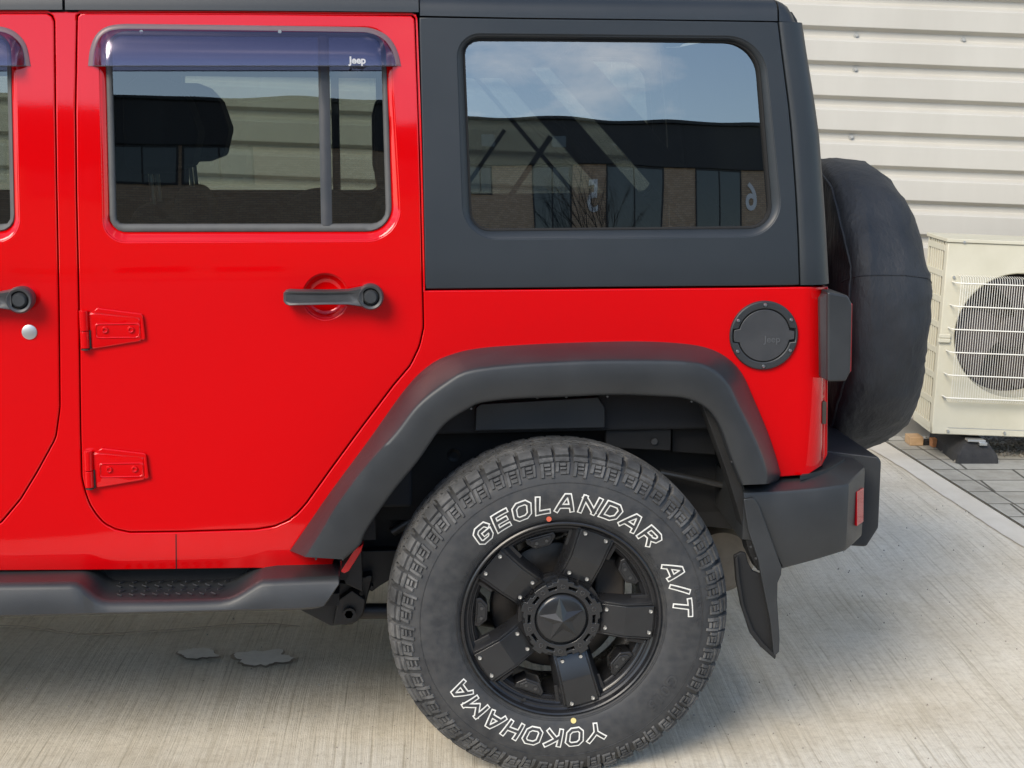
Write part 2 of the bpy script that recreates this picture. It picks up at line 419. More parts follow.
m = M['concrete'] = mat('brushed_concrete', (.4, .38, .33), .85)
v0 = coord(m, 'Object', rot=(0, 0, 0))
lowx = noise_n(m, v0, .9, 2); sx = N(m, 'ShaderNodeSeparateXYZ'); L(m, v0, sx.inputs[0])
bend = math_n(m, 'ADD', sx.outputs[0], math_n(m, 'MULTIPLY', math_n(m, 'SUBTRACT', lowx, .5), .05))
def streak(m, sxk, syk):
    cb = N(m, 'ShaderNodeCombineXYZ'); L(m, math_n(m, 'MULTIPLY', bend, sxk), cb.inputs[0]); L(m, math_n(m, 'MULTIPLY', sx.outputs[1], syk), cb.inputs[1]); return cb.outputs[0]
st1 = noise_n(m, streak(m, 120, 1.6), 1, 4, .65); st2 = noise_n(m, streak(m, 22, .35), 1, 5, .65); st3 = noise_n(m, streak(m, 260, 5), 1, 2, .6)
big = noise_n(m, v0, 1.3, 8, .68); spk = noise_n(m, v0, 190, 3, .75); mid_ = noise_n(m, v0, 38, 6, .75)
c = ramp(m, big, [(.3, (.54, .47, .355)), (.48, (.67, .61, .50)), (.70, (.72, .675, .58))])
c = mixc(m, 1.0, c, ramp(m, st2, [(.25, (.86, .85, .82)), (.5, (1, 1, 1)), (.8, (1.06, 1.06, 1.06))]), 'MULTIPLY')
c = mixc(m, 1.0, c, ramp(m, st1, [(.32, (.70, .68, .64)), (.43, (.95, .94, .93)), (.55, (1, 1, 1)), (.75, (1.10, 1.10, 1.09))]), 'MULTIPLY')
c = mixc(m, 1.0, c, ramp(m, mid_, [(.32, (.82, .80, .77)), (.5, (1, 1, 1)), (.70, (1.07, 1.07, 1.07))]), 'MULTIPLY')
c = mixc(m, 1.0, c, ramp(m, spk, [(.26, (.50, .46, .40)), (.38, (.97, .97, .96)), (.66, (1, 1, 1)), (.78, (1.35, 1.35, 1.33))]), 'MULTIPLY')
L(m, c, B(m).inputs['Base Color'])
hh = math_n(m, 'ADD', math_n(m, 'MULTIPLY', st1, 1.0), math_n(m, 'ADD', math_n(m, 'MULTIPLY', st3, .5), math_n(m, 'ADD', math_n(m, 'MULTIPLY', spk, .6), math_n(m, 'MULTIPLY', mid_, .9))))
bump(m, hh, .7, .003)
m = M['kerb'] = textured('pale_concrete_edging', (.56, .52, .44), (.68, .64, .56), .85, 5, 120, .6, .002)
m = M['paver'] = mat('grey_block_paving', (.3, .3, .28), .85); v = coord(m)
bk = N(m, 'ShaderNodeTexBrick'); L(m, v, bk.inputs['Vector']); bk.inputs['Scale'].default_value = 1; bk.inputs['Brick Width'].default_value = .40; bk.inputs['Row Height'].default_value = .20
bk.inputs['Mortar Size'].default_value = .006; bk.inputs['Color1'].default_value = (.36, .345, .30, 1); bk.inputs['Color2'].default_value = (.44, .425, .375, 1); bk.inputs['Mortar'].default_value = (.09, .085, .07, 1)
cc = mixc(m, 1.0, bk.outputs['Color'], ramp(m, noise_n(m, v, 14, 7, .7), [(.3, (.75, .74, .72)), (.6, (1, 1, 1)), (.8, (1.2, 1.2, 1.18))]), 'MULTIPLY'); L(m, cc, B(m).inputs['Base Color'])
bump(m, math_n(m, 'SUBTRACT', noise_n(m, v, 90, 4), bk.outputs['Fac']), .5, .004)
m = M['clad'] = mat('cream_metal_cladding', (.57, .555, .51), .5, spec=.3); v = coord(m)
L(m, ramp(m, noise_n(m, coord(m, scale=(1, 1, .3)), 2.4, 7, .6), [(.3, (.47, .445, .39)), (.7, (.54, .515, .455))]), B(m).inputs['Base Color'])
bump(m, noise_n(m, v, 2.0, 2), .15, .01)
M['acwhite'] = textured('weathered_cream_enamel', (.55, .52, .40), (.64, .61, .49), .45, 4, 160, .15, .0006)
M['wire'] = mat('cream_coated_wire', (.78, .76, .68), .45)
M['fan'] = textured('dark_brown_fan_plastic', (.045, .034, .034), (.065, .050, .048), .6, 8, 100, .1, .0006)
M['screwhead'] = mat('painted_screw_head', (.36, .36, .34), .5)
M['foot'] = textured('black_rubber_foot', (.02, .02, .022), (.045, .045, .045), .85, 30, 200, .7, .003)
M['wood'] = textured('raw_timber', (.42, .26, .13), (.56, .38, .22), .8, 25, 120, .4, .001)
M['terracotta'] = textured('orange_clay_chip', (.5, .2, .08), (.62, .30, .13), .8, 25, 120, .4, .001)
M['galv'] = mat('galvanised_steel', (.6, .6, .58), .4, .9)
M['gravel'] = textured('loose_gravel', (.16, .14, .11), (.36, .33, .28), .9, 60, 200, .8, .003)

def sheet(name, pts, z, material, rot=True):
    """flat sheet, own local frame aligned with the yard so textures run along it"""
    pts = list(pts)
    if _area(np.array(pts, float)) < 0: pts = pts[::-1]
    o = MB().add([(a, b, 0) for a, b in pts], [tuple(range(len(pts)))]).build(name, material, smooth=False, fix=False)
    o.location = (GR.x, GR.y, z); o.rotation_euler = (0, 0, -YAW); return tag(o, kind='structure')
def uv(u, v): return (u, v)
sheet('ground', [(-300, -300), (300, -300), (300, 300), (-300, 300)], 0, 'concrete').rotation_euler = (0, 0, -R(3.2))
M['unseen_asphalt'] = textured('unseen_dark_asphalt', (.035, .035, .036), (.06, .06, .058), .85, 6, 150, .6, .003)
sheet('road', [(-300, -38), (300, -38), (300, 1.6), (-300, 1.6)], .004, 'unseen_asphalt')  # unseen asphalt, added to keep bright ground out of the red paint's reflections
# kerb / paving lines run towards the wall
uk = np.mean([guv(905, 449)[0], guv(1012, 566)[0]]); u_s = guv(985, 575)[0]
VW = guv(880, 437)[1]                           # wall
ua = [guv(904, 454), guv(960, 490), guv(1024, 529)]; slope = (ua[2][0]-ua[0][0])/(ua[2][1]-ua[0][1])
def ux(v, du=0): return ua[0][0]+slope*(v-ua[0][1])+du
kv = [-3, 1, 2, 3, 4, 5, 6, VW-.02]
kr = []
for i in range(90):
    vv = 1.6+(VW-1.62)*i/89; kr.append((ux(vv, -.115+.02*noise.noise(Vector((vv*2.2, 0, 0)))+.008*noise.noise(Vector((vv*9, 3, 0)))), vv))
sheet('edging_strip', kr+[(ux(VW-.02, -.004), VW-.02), (ux(1.6, -.004), 1.6)], .004, 'kerb')
sheet('pavement_border', [(ux(1.6, .004), 1.6), (ux(1.6, .105), 1.6), (ux(VW-.02, .105), VW-.02), (ux(VW-.02, .004), VW-.02)], .008, 'paver')
sheet('pavement', [(ux(1.6, .111), 1.6), (6, 1.6), (6, VW-.02), (ux(VW-.02, .111), VW-.02)], .008, 'paver')
# joint
sheet('paving_joint', [(ux(1.6, -.004), 1.6), (ux(1.6, .004), 1.6), (ux(VW-.02, .004), VW-.02), (ux(VW-.02, -.004), VW-.02)], .002, 'dark')
# repair patches and a crack in the slab
M['patch'] = textured('smooth_cement_patch', (.72, .68, .60), (.85, .81, .72), .8, 30, 200, .4, .001)
M['damp'] = textured('damp_concrete_rim', (.24, .20, .15), (.34, .29, .23), .6, 30, 200, .3, .001)
for (cx, cy, rx, ry, sd_) in ((199, 656, 17, 5.5, 1), (263, 660, 26, 8, 2)):
    for nm, k, zz, mt in (('damp_stain', 1.10, .004, 'damp'), ('cement_patch', 1, .008, 'patch')):
        l = []
        for i in range(90):
            t = 2*math.pi*i/90; q = k*(1+.42*noise.noise(Vector((math.cos(t)*1.7+sd_*5, math.sin(t)*1.7, 0)))+.14*noise.noise(Vector((math.cos(t)*5+sd_*5, math.sin(t)*5, k*2))))
            l.append(guv(cx+rx*q*math.cos(t), cy+ry*q*math.sin(t)))
        sheet(nm, l, zz, mt)
cr1 = [(-40, 628), (0, 626), (30, 628), (60, 632), (85, 635), (130, 633), (190, 629), (256, 624), (300, 627)]
crs = spline(cr1, 8); crs = [(x, y+1.2*noise.noise(Vector((x*.11, 0, 5)))) for x, y in crs]
top = [guv(x, y) for x, y in crs]; bot = [guv(x, y+.8+.8*abs(noise.noise(Vector((x*.05, 2, 0))))) for x, y in crs]
sheet('ground_crack', top+bot[::-1], .004, 'damp')

# corrugated wall: own frame, X along the wall, Y away from the camera, Z up
WP = G(guv(900, 437)[0], VW, 0)
wall = empty('clad_wall', WP, (0, 0, -YAW)); wall.rotation_euler = (Matrix.Rotation(-YAW, 3, 'Z') @ Matrix.Rotation(ROLL, 3, 'Y')).to_euler()
tag(wall, 'cream horizontally ribbed metal cladding wall behind the red car', 'wall')
bpy.context.view_layer.update()
WM = wall.matrix_world.copy(); WMI = WM.inverted()
def wl(px, py, y=0):                            # pixel -> wall frame, on its plane Y=y
    o = WMI @ CAM; q = WMI.to_3x3() @ ray(px, py); return o+q*((y-o.y)/q.y)
z1, z2 = wl(975, 27.5).z, wl(975, 131).z; PIT = (z1-z2)/3
zref = wl(800, 100/4).z                        # top of a dark under-slope at its left end
prof = []
zz = zref; k0 = int((zref-.1)/PIT)
# period downward from the lower lip of a wide rib: slope in, narrow pan, slope out, wide rib
per = [(0.0, 0.0), (.10, .034), (.28, .034), (.40, 0.0), (1.0, 0.0)]
zlist = []
ztop = zref+PIT*34
z = ztop; i = 0
while z > .12:
    for f, y in per[:-1]:
        zq = z-f*PIT
        if zq > .1: zlist.append((y, zq))
    z -= PIT
zlist.append((0, .1))
x0, x1 = -9.0, 8.0; vs = []; 
for (y, z) in zlist: vs += [(x0, y, z), (x1, y, z)]
mbw = MB().add(vs, [(2*i, 2*i+1, 2*i+3, 2*i+2) for i in range(len(zlist)-1)])
mbw.build('cladding_sheet', 'clad', wall, bevel=.004, seg=2, fix=False, angle=50)
MB().box((x0, -.025, .0), (x1, .05, .10)).build('base_flashing', 'galv', wall, bevel=.003)
MB().box((x0, .05, 0), (x1, .35, ztop)).build('wall_core', 'dark', wall)
sc_ = MB()
for (px, py) in ((856, 35.5), (963, 40), (855, 69.5), (851, 137)):
    p = wl(px, py, .034); sc_ = MB()
    sc_.cyl((p.x, .033, p.z), (p.x, .028, p.z), .013, n=16); sc_.cyl((p.x, .029, p.z), (p.x, .018, p.z), .007, n=6)
    sc_.build('screw', 'screwhead', wall)

# ------------------------------------------------------------------ brick building across the yard (seen mirrored in the glass)
m = M['brick'] = mat('brown_brick', (.25, .17, .12), .9); v = coord(m, 'Object', rot=(R(90), 0, 0))
bk = N(m, 'ShaderNodeTexBrick'); L(m, v, bk.inputs['Vector']); bk.inputs['Scale'].default_value = 1; bk.inputs['Brick Width'].default_value = .225; bk.inputs['Row Height'].default_value = .075
bk.inputs['Mortar Size'].default_value = .006; bk.inputs['Color1'].default_value = (.50, .34, .22, 1); bk.inputs['Color2'].default_value = (.62, .45, .31, 1); bk.inputs['Mortar'].default_value = (.26, .24, .2, 1)
L(m, bk.outputs['Color'], B(m).inputs['Base Color'])
M['band'] = textured('dark_grey_cladding', (.02, .022, .026), (.03, .032, .036), .5, .5, 40, .1, .001)
M['pale'] = mat('pale_spandrel', (.5, .48, .42), .6)
bld = empty('brick_building', G(-2, -44.5, 0), (0, 0, -YAW))
tag(bld, 'two storey brown brick building with dark cladding band facing the car, mirrored in its windows', 'building')
H = 9.6; BX = 0.0
MB().box((-60, -14, 0), (60, 0, H-1.5)).build('brick_wall', 'brick', bld)
MB().box((-60.2, -14.2, H-1.5), (60.2, .12, H)).build('cladding_band', 'band', bld, bevel=.02)
MB().box((-60.4, -14.4, H), (60.4, .25, H+.10)).build('roof_edge', 'hardtop', bld)
def bwin(x, z0, z1, w_, n=2, low=False):
    f = MB()
    fr = .07
    f.box((x-w_/2, .0, z0), (x+w_/2, .05, z0+fr)); f.box((x-w_/2, .0, z1-fr), (x+w_/2, .05, z1))
    for k in range(n+1):
        xx = x-w_/2+(w_-fr)*k/n; f.box((xx, .0, z0+fr), (xx+fr, .05, z1-fr))
    o = f.build('window', 'band', bld)
    MB().box((x-w_/2+.01, .002, z0+.01), (x+w_/2-.01, .02, z1-.01)).build('pane', 'bglass', o)
for cx, w_ in [(11.7, 2.0), (16.05, 3.05), (20.7, 2.75), (25.4, 2.9), (30.1, 2.9), (34.8, 2.9), (39.5, 2.9), (-24, 2.9), (-28.7, 2.9), (-33.4, 2.9), (-38.1, 2.9)]:
    bwin(cx, H-3.75, H-1.51, w_)
    MB().box((cx-w_/2, .0, H-4.0), (cx+w_/2, .06, H-3.76)).build('spandrel', 'pale', bld)
    bwin(cx, H-6.2, H-4.01, w_, 3)
    MB().box((cx-w_/2+.1, .05, H-5.2), (cx+w_/2-.4, .09, H-5.02)).build('blind', 'pale', bld)
    bwin(cx, .1, 2.6, 2.6)
for cx in (7.95,): bwin(cx, H-2.55, H-1.51, 1.25)
for i in range(7): bwin(-13.6+i*2.45+(.5 if i > 3 else 0), H-2.75, H-1.51, 2.35)
for i in range(6): bwin(-13+i*3.1, 1.6, 3.0, 2.2)
for x in (8.4, 12.0): MB().box((x-.35, .12, H-.95), (x+.35, .17, H-.55)).build('vent_grille', 'bglass', bld)
for ch, x in (('5', 13.8), ('6', 22.65)):
    vs, fs = text_mesh(ch, 1.4, .02, 0, .02)
    MB().add([(-p.x+x, .03+p.z, p.y+H-2.55) for p in vs], fs).build('unit_number', 'white', bld)
# bare tree in front of the building, seen mirrored
tree = empty('bare_tree', G(12.2, -41.5, 0)); tag(tree, 'leafless tree in front of the brick building, mirrored in the rear side window', 'tree')
rt = random.Random(4); tk = MB(); bn_ = MB()
def branch(p, d, l, r, k):
    n = 4; pts = [p]; dd_ = d.copy()
    for i in range(n):
        dd_ = (dd_+Vector((rt.uniform(-.16, .16), rt.uniform(-.16, .16), rt.uniform(-.02, .12)))).normalized(); pts.append(pts[-1]+dd_*l/n)
    (tk if k < 1 else bn_).tube(pts, [r*(1-.55*i/n) for i in range(n+1)], n=6)
    if k >= 5: return
    for j in range(3 if k else 5):
        q = pts[rt.choice((2, 3, 4)) if k else rt.choice((3, 4))]; a = rt.uniform(0, 6.28); sp = rt.uniform(.35, .8)
        nd = (dd_+Vector((math.cos(a), math.sin(a), 0))*sp).normalized(); branch(q, nd, l*rt.uniform(.55, .75), r*.48, k+1)
branch(Vector((0, 0, 0)), Vector((0, 0, 1)), 3.6, .13, 0)
M['bark'] = textured('dark_bark', (.03, .024, .018), (.06, .05, .04), .9, 9, 90, .5, .01)
tk.build('trunk', 'bark', tree); bn_.build('branches', 'bark', tree)
# ================================================================== CAR
car = empty('off_road_car', (0, 0, 0))
tag(car, 'bright red four door off-road car with black hardtop and black wheels', 'car')
exec_parts = []
MIRROR = []
def part(o, mirror=True):
    if mirror: MIRROR.append(o)
    return o

# ---- outlines in picture space
rear_door = fillet([(77.5, 13.2, 3), (245, 13.8), (414.5, 15.5, 4), (418.5, 125), (420.5, 200), (422.3, 291), (423, 328), (419, 346), (410, 365), (393, 385), (356, 434), (331, 468), (306, 503),
                    (297, 513), (288, 520), (274, 526), (256, 529), (180, 531.3), (130, 532), (116, 529), (105, 523.5), (97, 515), (90, 504), (86, 493), (82.3, 478), (81, 430), (80.4, 390), (79.8, 330), (78.4, 260), (76.9, 195), (75.9, 110)])
rear_door = spline(rear_door, 3, True) if False else rear_door
def loopify(pts, step=5): return resample(pts, max(20, int(sum((Vector(pts[i])-Vector(pts[i-1])).length for i in range(len(pts)))/step)), True)
def grow(px, k):                                # offset a closed pixel loop outwards by k pixels
    a = np.array(px, float); A = _area(a); m_, sc = _outn(a); return (a+(m_*k if A > 0 else -m_*k)).tolist()
rd = loopify(rear_door, 5)
win_out = fillet([(99, 26, 26), (389, 28, 24), (401, 240, 32), (104, 241.5, 22)], 10, 6)
win_seal = fillet([(104, 30, 22), (386, 32, 20), (392.5, 232, 24), (109, 232.5, 16)], 10, 6)
win_gl = fillet([(110, 35, 10), (381, 37, 10), (386.5, 224.5, 14), (115, 224.8, 6)], 10, 6)

def ring_loft(name, loops_px_off, material, parent, surf=S0, n=160):
    loops = []
    for px, off in loops_px_off: loops.append(surf_loop(resample(px, n, True), surf, off))
    mb = MB(); mb.loft(loops); return mb
def align(px, n=160):                            # resample starting from the point nearest to the top-left corner
    a = resample(px, n, True); k = min(range(n), key=lambda i: a[i][0]+a[i][1]); a = a[k:]+a[:k]
    if _area(np.array(a)) < 0: a = [a[0]]+a[1:][::-1]
    return a

class Raked(Surf):
    def __call__(s, x, z): return Surf.__call__(s, x, z)-.0056*(np.asarray(z, float)-ZB-.28)
def circ_px(cx, cy, r, n=48): return [(cx+r*math.cos(2*math.pi*i/n), cy+r*math.sin(2*math.pi*i/n)) for i in range(n)]
def door(name, outline, wo_, ws_, wg_, parent, dish=None):
    o = side_panel(name, outline, [loopify(wo_, 4)]+([circ_px(*dish)] if dish else []), 'red', parent, thick=.03 if not dish else .012, bev=.004, grid=.04)
    if dish:
        cx, cy, r_d = dish; lo = []
        for f, d in ((1.06, .0035), (.99, .0045), (.93, .009), (.85, .015), (.7, .0215), (.5, .025), (.25, .0265), (.02, .027)): lo.append(surf_loop(circ_px(cx, cy, r_d*f), S0, d))
        MB().loft(lo).build('handle_recess', 'red', o, angle=60)
    part(o)
    mb = MB(); L1 = align(wo_); L2 = align(grow(wo_, -5)); L3 = align(grow(ws_, .5))
    lo = [surf_loop(align(grow(wo_, .3)), S0, .002), surf_loop(align(grow(wo_, -1.5)), S0, .003), surf_loop(L2, S0, .013), surf_loop(L3, S0, .014), surf_loop(align(grow(ws_, -2)), S0, .03)]
    mb.loft(lo); r = mb.build('window_reveal', 'red', o, angle=60)
    mb = MB(); lo = [surf_loop(align(ws_), S0, .0135), surf_loop(align(grow(ws_, -1.2)), S0, .010), surf_loop(align(grow(wg_, 1.0)), S0, .011), surf_loop(align(wg_), S0, .015), surf_loop(align(grow(wg_, -.6)), S0, .03)]
    mb.loft(lo); s = mb.build('window_seal', 'seal', o, angle=60)
    g = side_panel('window_glass', loopify(grow(wg_, 2), 6), [], 'glass', o, surf=Raked(None, -.021), thick=.004, bev=.001, grid=.05)
    return o
D1 = door('rear_door', rd, win_out, win_seal, win_gl, car, (325.5, 296.5, 22.5))
# divider bar of the rear door window
def bar_px(a, b, w0, off0, off1, surf=S0):
    loops = []
    for i in range(9):
        t = i/8; x = a[0]+(b[0]-a[0])*t; y = a[1]+(b[1]-a[1])*t
        A_, B_ = surf.at(x-w0, y), surf.at(x+w0, y); C1, C2 = surf.at(x-w0*.55, y), surf.at(x+w0*.55, y)
        loops.append([A_+Vector((0, off1, 0)), A_+Vector((0, off0+.004, 0)), C1+Vector((0, off0, 0)), C2+Vector((0, off0, 0)), B_+Vector((0, off0+.004, 0)), B_+Vector((0, off1, 0))])
    return MB().loft(loops, False)
bar_px((323, 35), (326.5, 226), 5.6, .010, .03).build('window_divider', 'plastic2', D1)

# ---- front door
fd = [(-420, 13, 3), (49, 13.2, 4), (53.8, 19), (54.7, 110), (55.8, 180), (57.2, 250), (58.4, 320), (59, 384), (59.2, 408, 8), (55, 438, 10), (37, 471), (20, 499, 12), (0, 523, 16), (-30, 536, 20), (-350, 536, 40), (-420, 470, 30)]
FD = loopify(fillet(fd), 6)
fw_o = fillet([(-330, 26, 26), (14, 28, 24), (19, 241, 22), (-330, 241, 22)], 10, 6)
fw_s = fillet([(-322, 30, 22), (10, 32, 20), (14.5, 232, 16), (-322, 232, 16)], 10, 6)
fw_g = fillet([(-316, 35, 10), (5, 37, 10), (9, 225, 6), (-316, 225, 6)], 10, 6)
D2 = door('front_door', FD, fw_o, fw_s, fw_g, car)

# ---- body side: pillar, sill and rear quarter as one red panel with door openings
flare_in = [(361, 556), (366, 531), (393.5, 491), (418, 461), (443, 426), (468, 409), (481, 403), (512, 399), (612, 395), (662, 396.5), (687, 399), (707, 409), (719.5, 426.5), (729.5, 454), (742, 484)]
arch = [(x, y-9) for x, y in flare_in]
outer = [(-425, 11), (62, 11.5), (78, 11.7), (417, 13.5, 2), (421.5, 150), (424.6, 290.2), (512, 289.6), (620, 288.6), (740, 287.6), (829, 286.5), (829, 455), (822, 466, 6), (808, 475, 6), (775, 477.5), (742, 478)]
outer += arch[::-1][1:]
outer += [(358, 548), (362, 544), (359, 560), (345, 571), (255, 568.5), (176, 569.5), (80, 570.5), (-425, 573)]
# body shell: build over the corner-rounded surface
bo = [(x, y) for x, y, *r in outer]
def clean_px(l):
    out = []
    for p in l:
        if not out or math.hypot(p[0]-out[-1][0], p[1]-out[-1][1]) > .4: out.append(p)
    return out
bo = [(-425, 11), (62, 11.5), (78, 11.7), (417, 13.5), (421.5, 150), (424.6, 290.4), (512, 289.8), (620, 288.8), (740, 287.8), (828.6, 286.5), (827.6, 455), (822, 466), (808, 475), (775, 477.5), (752, 478),
      (742, 440), (728, 405), (712, 386), (684, 380), (612, 379), (512, 381), (470, 390), (430, 414), (400, 452), (350, 525), (334, 560), (331, 571.8), (255, 568.5), (176, 569.5), (80, 570.5), (-425, 573)]
# stretch resample on long edges
def densify(l, step=6):
    o = []
    for i in range(len(l)):
        a, b = l[i], l[(i+1) % len(l)]; k = max(1, int(math.hypot(b[0]-a[0], b[1]-a[1])/step))
        for j in range(k): o.append((a[0]+(b[0]-a[0])*j/k, a[1]+(b[1]-a[1])*j/k))
    return o
hole1 = grow(rd, 1.15); hole2 = grow(FD, 1.15)
BODY = side_panel('body', densify(bo), [hole1, hole2], 'red', car, surf=SB, thick=.03, bev=.0035, grid=.016, gridz=.02); part(BODY)
# seam on sill
q = [SB.at(176, 533.5), SB.at(176.3, 569)]
mb = MB(); loop = []
for t in range(13):
    p = SB.at(176+.3*t/12, 534+35*t/12); loop.append(p)
mb.loft([[p+Vector((-.0012, -.0008, 0)) for p in loop], [p+Vector((.0012, -.0008, 0)) for p in loop]], False).build('sill_seam', 'gap', BODY)
# dark jamb behind the door gaps
def sheet_behind(px, off, name, material, parent, holes=()):
    return side_panel(name, densify(px, 12), [loopify(h, 6) for h in holes], material, parent, surf=Surf(None, -off), thick=.01, bev=.001, grid=.08)
part(sheet_behind([(-428, 8), (424, 10), (426, 292), (424, 330), (395, 388), (310, 510), (290, 524), (256, 533), (255, 560), (-428, 560)], .032, 'door_jamb', 'gap', car, [grow(win_gl, 2), grow(fw_g, 2)]))
# cream pinch of sunlit weld flange under the sill left out; dark line between body and hardtop
# ---- hardtop side
ht = [(419.2, 17), (436, 17.4), (512, 18.7), (640, 20), (778, 22), (781, 48), (784.5, 75), (788.5, 106), (791.5, 137), (795.5, 192), (798, 240), (799.5, 285.2), (740, 286), (620, 287), (512, 288.1), (425.6, 289), (422.7, 150)]
q_out = fillet([(457, 34, 22), (763, 37, 40), (783.5, 236, 34), (464, 239, 34)], 12, 5)
q_gl = fillet([(465, 39.7, 14), (758, 42.5, 34), (773, 227, 20), (473, 229.8, 18)], 12, 5)
HT = side_panel('hardtop', densify(ht), [loopify(q_out, 4)], 'hardtop', car, surf=SH, thick=.02, bev=.003, grid=.012); part(HT)
mb = MB(); mb.loft([surf_loop(align(grow(q_out, .3)), SH, .002), surf_loop(align(grow(q_out, -1.5)), SH, .003), surf_loop(align(grow(q_gl, 1.8)), SH, .017), surf_loop(align(grow(q_gl, 1.2)), SH, .020)])
mb.build('window_reveal', 'hardtop', HT, angle=60)
mb = MB(); mb.loft([surf_loop(align(grow(q_gl, 2.6)), SH, .018), surf_loop(align(grow(q_gl, 1.6)), SH, .0155), surf_loop(align(grow(q_gl, .1)), SH, .0165), surf_loop(align(grow(q_gl, -.4)), SH, .03)])
mb.build('window_gasket', 'gap', HT, angle=60)
class Crown:                                     # slightly domed pane
    def __init__(s, base, c, w_, h_, a): s.b, s.c, s.w, s.h, s.a = base, c, w_, h_, a
    def __call__(s, x, z):
        x = np.asarray(x, float); z = np.asarray(z, float)
        return s.b(x, z)+s.a*(((x-s.c[0])/s.w)**2)+s.a*.0*(((z-s.c[1])/s.h)**2)
    normal = Surf.normal
    at = Surf.at
qc = SH.at(618, 134)
CG = Crown(Surf(None, -.022), (qc.x, qc.z), .35, .23, .0045)
QG = side_panel('window_glass', loopify(grow(q_gl, 2), 5), [], 'glass_privacy', HT, surf=CG, thick=.004, bev=.001, grid=.03)
# seam of the rear corner trim
seam_px = spline([(778.9, 22), (782, 48), (785.5, 75), (789.5, 106), (792.5, 137), (796.5, 192), (799, 240), (800.5, 285)], 6)
SF = Surf(None, .003); loops = []
for (x, y) in seam_px:
    p = SF.at(x, y); sx_ = float(np.interp(y, [22, 50, 100, 137, 192, 217, 285], [801.5, 805.5, 813.5, 818.5, 822.5, 824.3, 828])); xc = P(sx_, y, p.y+.045).x; rc = min(.045, xc-p.x-.004); l = [(p.x+.0004, p.y+.015, p.z), (p.x+.0004, p.y+.0016, p.z), (p.x+.0018, p.y, p.z), (p.x+(xc-rc-p.x)*.6, p.y, p.z)]
    for k in range(11):
        t = math.pi/2*k/10; l.append((xc-rc+rc*math.sin(t), p.y+rc-rc*math.cos(t), p.z))
    l += [(xc, p.y+rc+.03, p.z), (xc-.002, p.y+rc+.10, p.z)]
    loops.append(l)
CT = MB().loft(loops, False).build('hardtop_corner', 'hardtop', HT, angle=70); part(CT)
# roof rail + roof: lofted along X
def roof_section(pxx, lo_y, surf):              # outline of the cross-section at one station
    p = surf.at(pxx, lo_y); z0, y0 = p.z, p.y
    return p, [(y0, z0), (y0+.0015, z0+.009), (y0+.004, z0+.022), (y0+.010, z0+.035), (y0+.025, z0+.047), (y0+.07, z0+.056), (y0+.2, z0+.064), (y0+.45, z0+.069), (YC, z0+.07)]
def roof_part(xs_px, lo, name, cap, setback=0, mat_='hardtop'):
    loops = []
    for pxx, ly in zip(xs_px, lo):
        p, s = roof_section(pxx, ly, SH)
        full = [(y+setback, z) for y, z in s]; full += [(2*YC-y, z) for y, z in full[::-1][1:]]
        inner = [(2*YC-full[0][0]-.02, full[0][1]), (full[0][0]+.02, full[0][1])]
        loops.append([(p.x, y, z) for y, z in full+inner])
    mb = MB().loft(loops, True, cap[0], cap[1]); return mb.build(name, mat_, car, angle=50)
xs1 = [420, 520, 640, 760, 777.6]; ly1 = [15.6, 17.6, 19, 20.6, 21]
xe = [779.4, 784, 789, 793.5, 796.5]
roof = roof_part(xs1, ly1, 'roof', (True, True), .001)
roof_part([-425, -300, -150, 62.6], [9.8, 9.8, 9.8, 9.8], 'roof_panel', (True, True), -.004)
roof_part([65.4, 200, 330, 400, 418.6], [9.9, 10.2, 11.2, 12, 12.2], 'roof_panel', (True, True), -.004)
# rounded rear end of the roof
loops = []
for k, (pxx, ly, dz, dy) in enumerate([(779.2, 21.4, 0, 0), (785, 21.6, -.004, .001), (791, 21.8, -.011, .008), (796.5, 22, -.021, .02), (800.5, 22, -.032, .035), (802.3, 22, -.041, .05)]):
    p, s = roof_section(pxx, ly, S0)
    full = [(y+dy*min(1, i/3)+(.05*(k/5)**3), z+dz*min(1, i/4)) for i, (y, z) in enumerate(s)]; full += [(2*YC-y, z) for y, z in full[::-1][1:]]
    loops.append([(p.x, y, z) for y, z in full])
MB().loft(loops, False).build('roof_rear_corner', 'hardtop', car, angle=60)
MB().prism([P(770, 8, .24), P(792, 12, .24), P(797, 20, .24), P(801, 40, .24), P(770, 40, .24)], (0, .02, 0)).build('roof_corner_backing', 'hardtop', car)
# light roof rail line: bright drip channel over the doors
def strip(px_pts, surf, o0, o1, h, name, material, parent):
    A_ = [surf.at(*q) for q in px_pts]
    return MB().loft([[p+Vector((0, o1, 0)) for p in A_], [p+Vector((0, o0, 0)) for p in A_], [p+Vector((0, o0, h)) for p in A_], [p+Vector((0, o1, h)) for p in A_]], False).build(name, material, parent, bevel=.001)
strip([(x, 12.2+max(0, x)*.004) for x in range(-425, 420, 20)], S0, .004, .03, .008, 'drip_seal', 'gap', car)

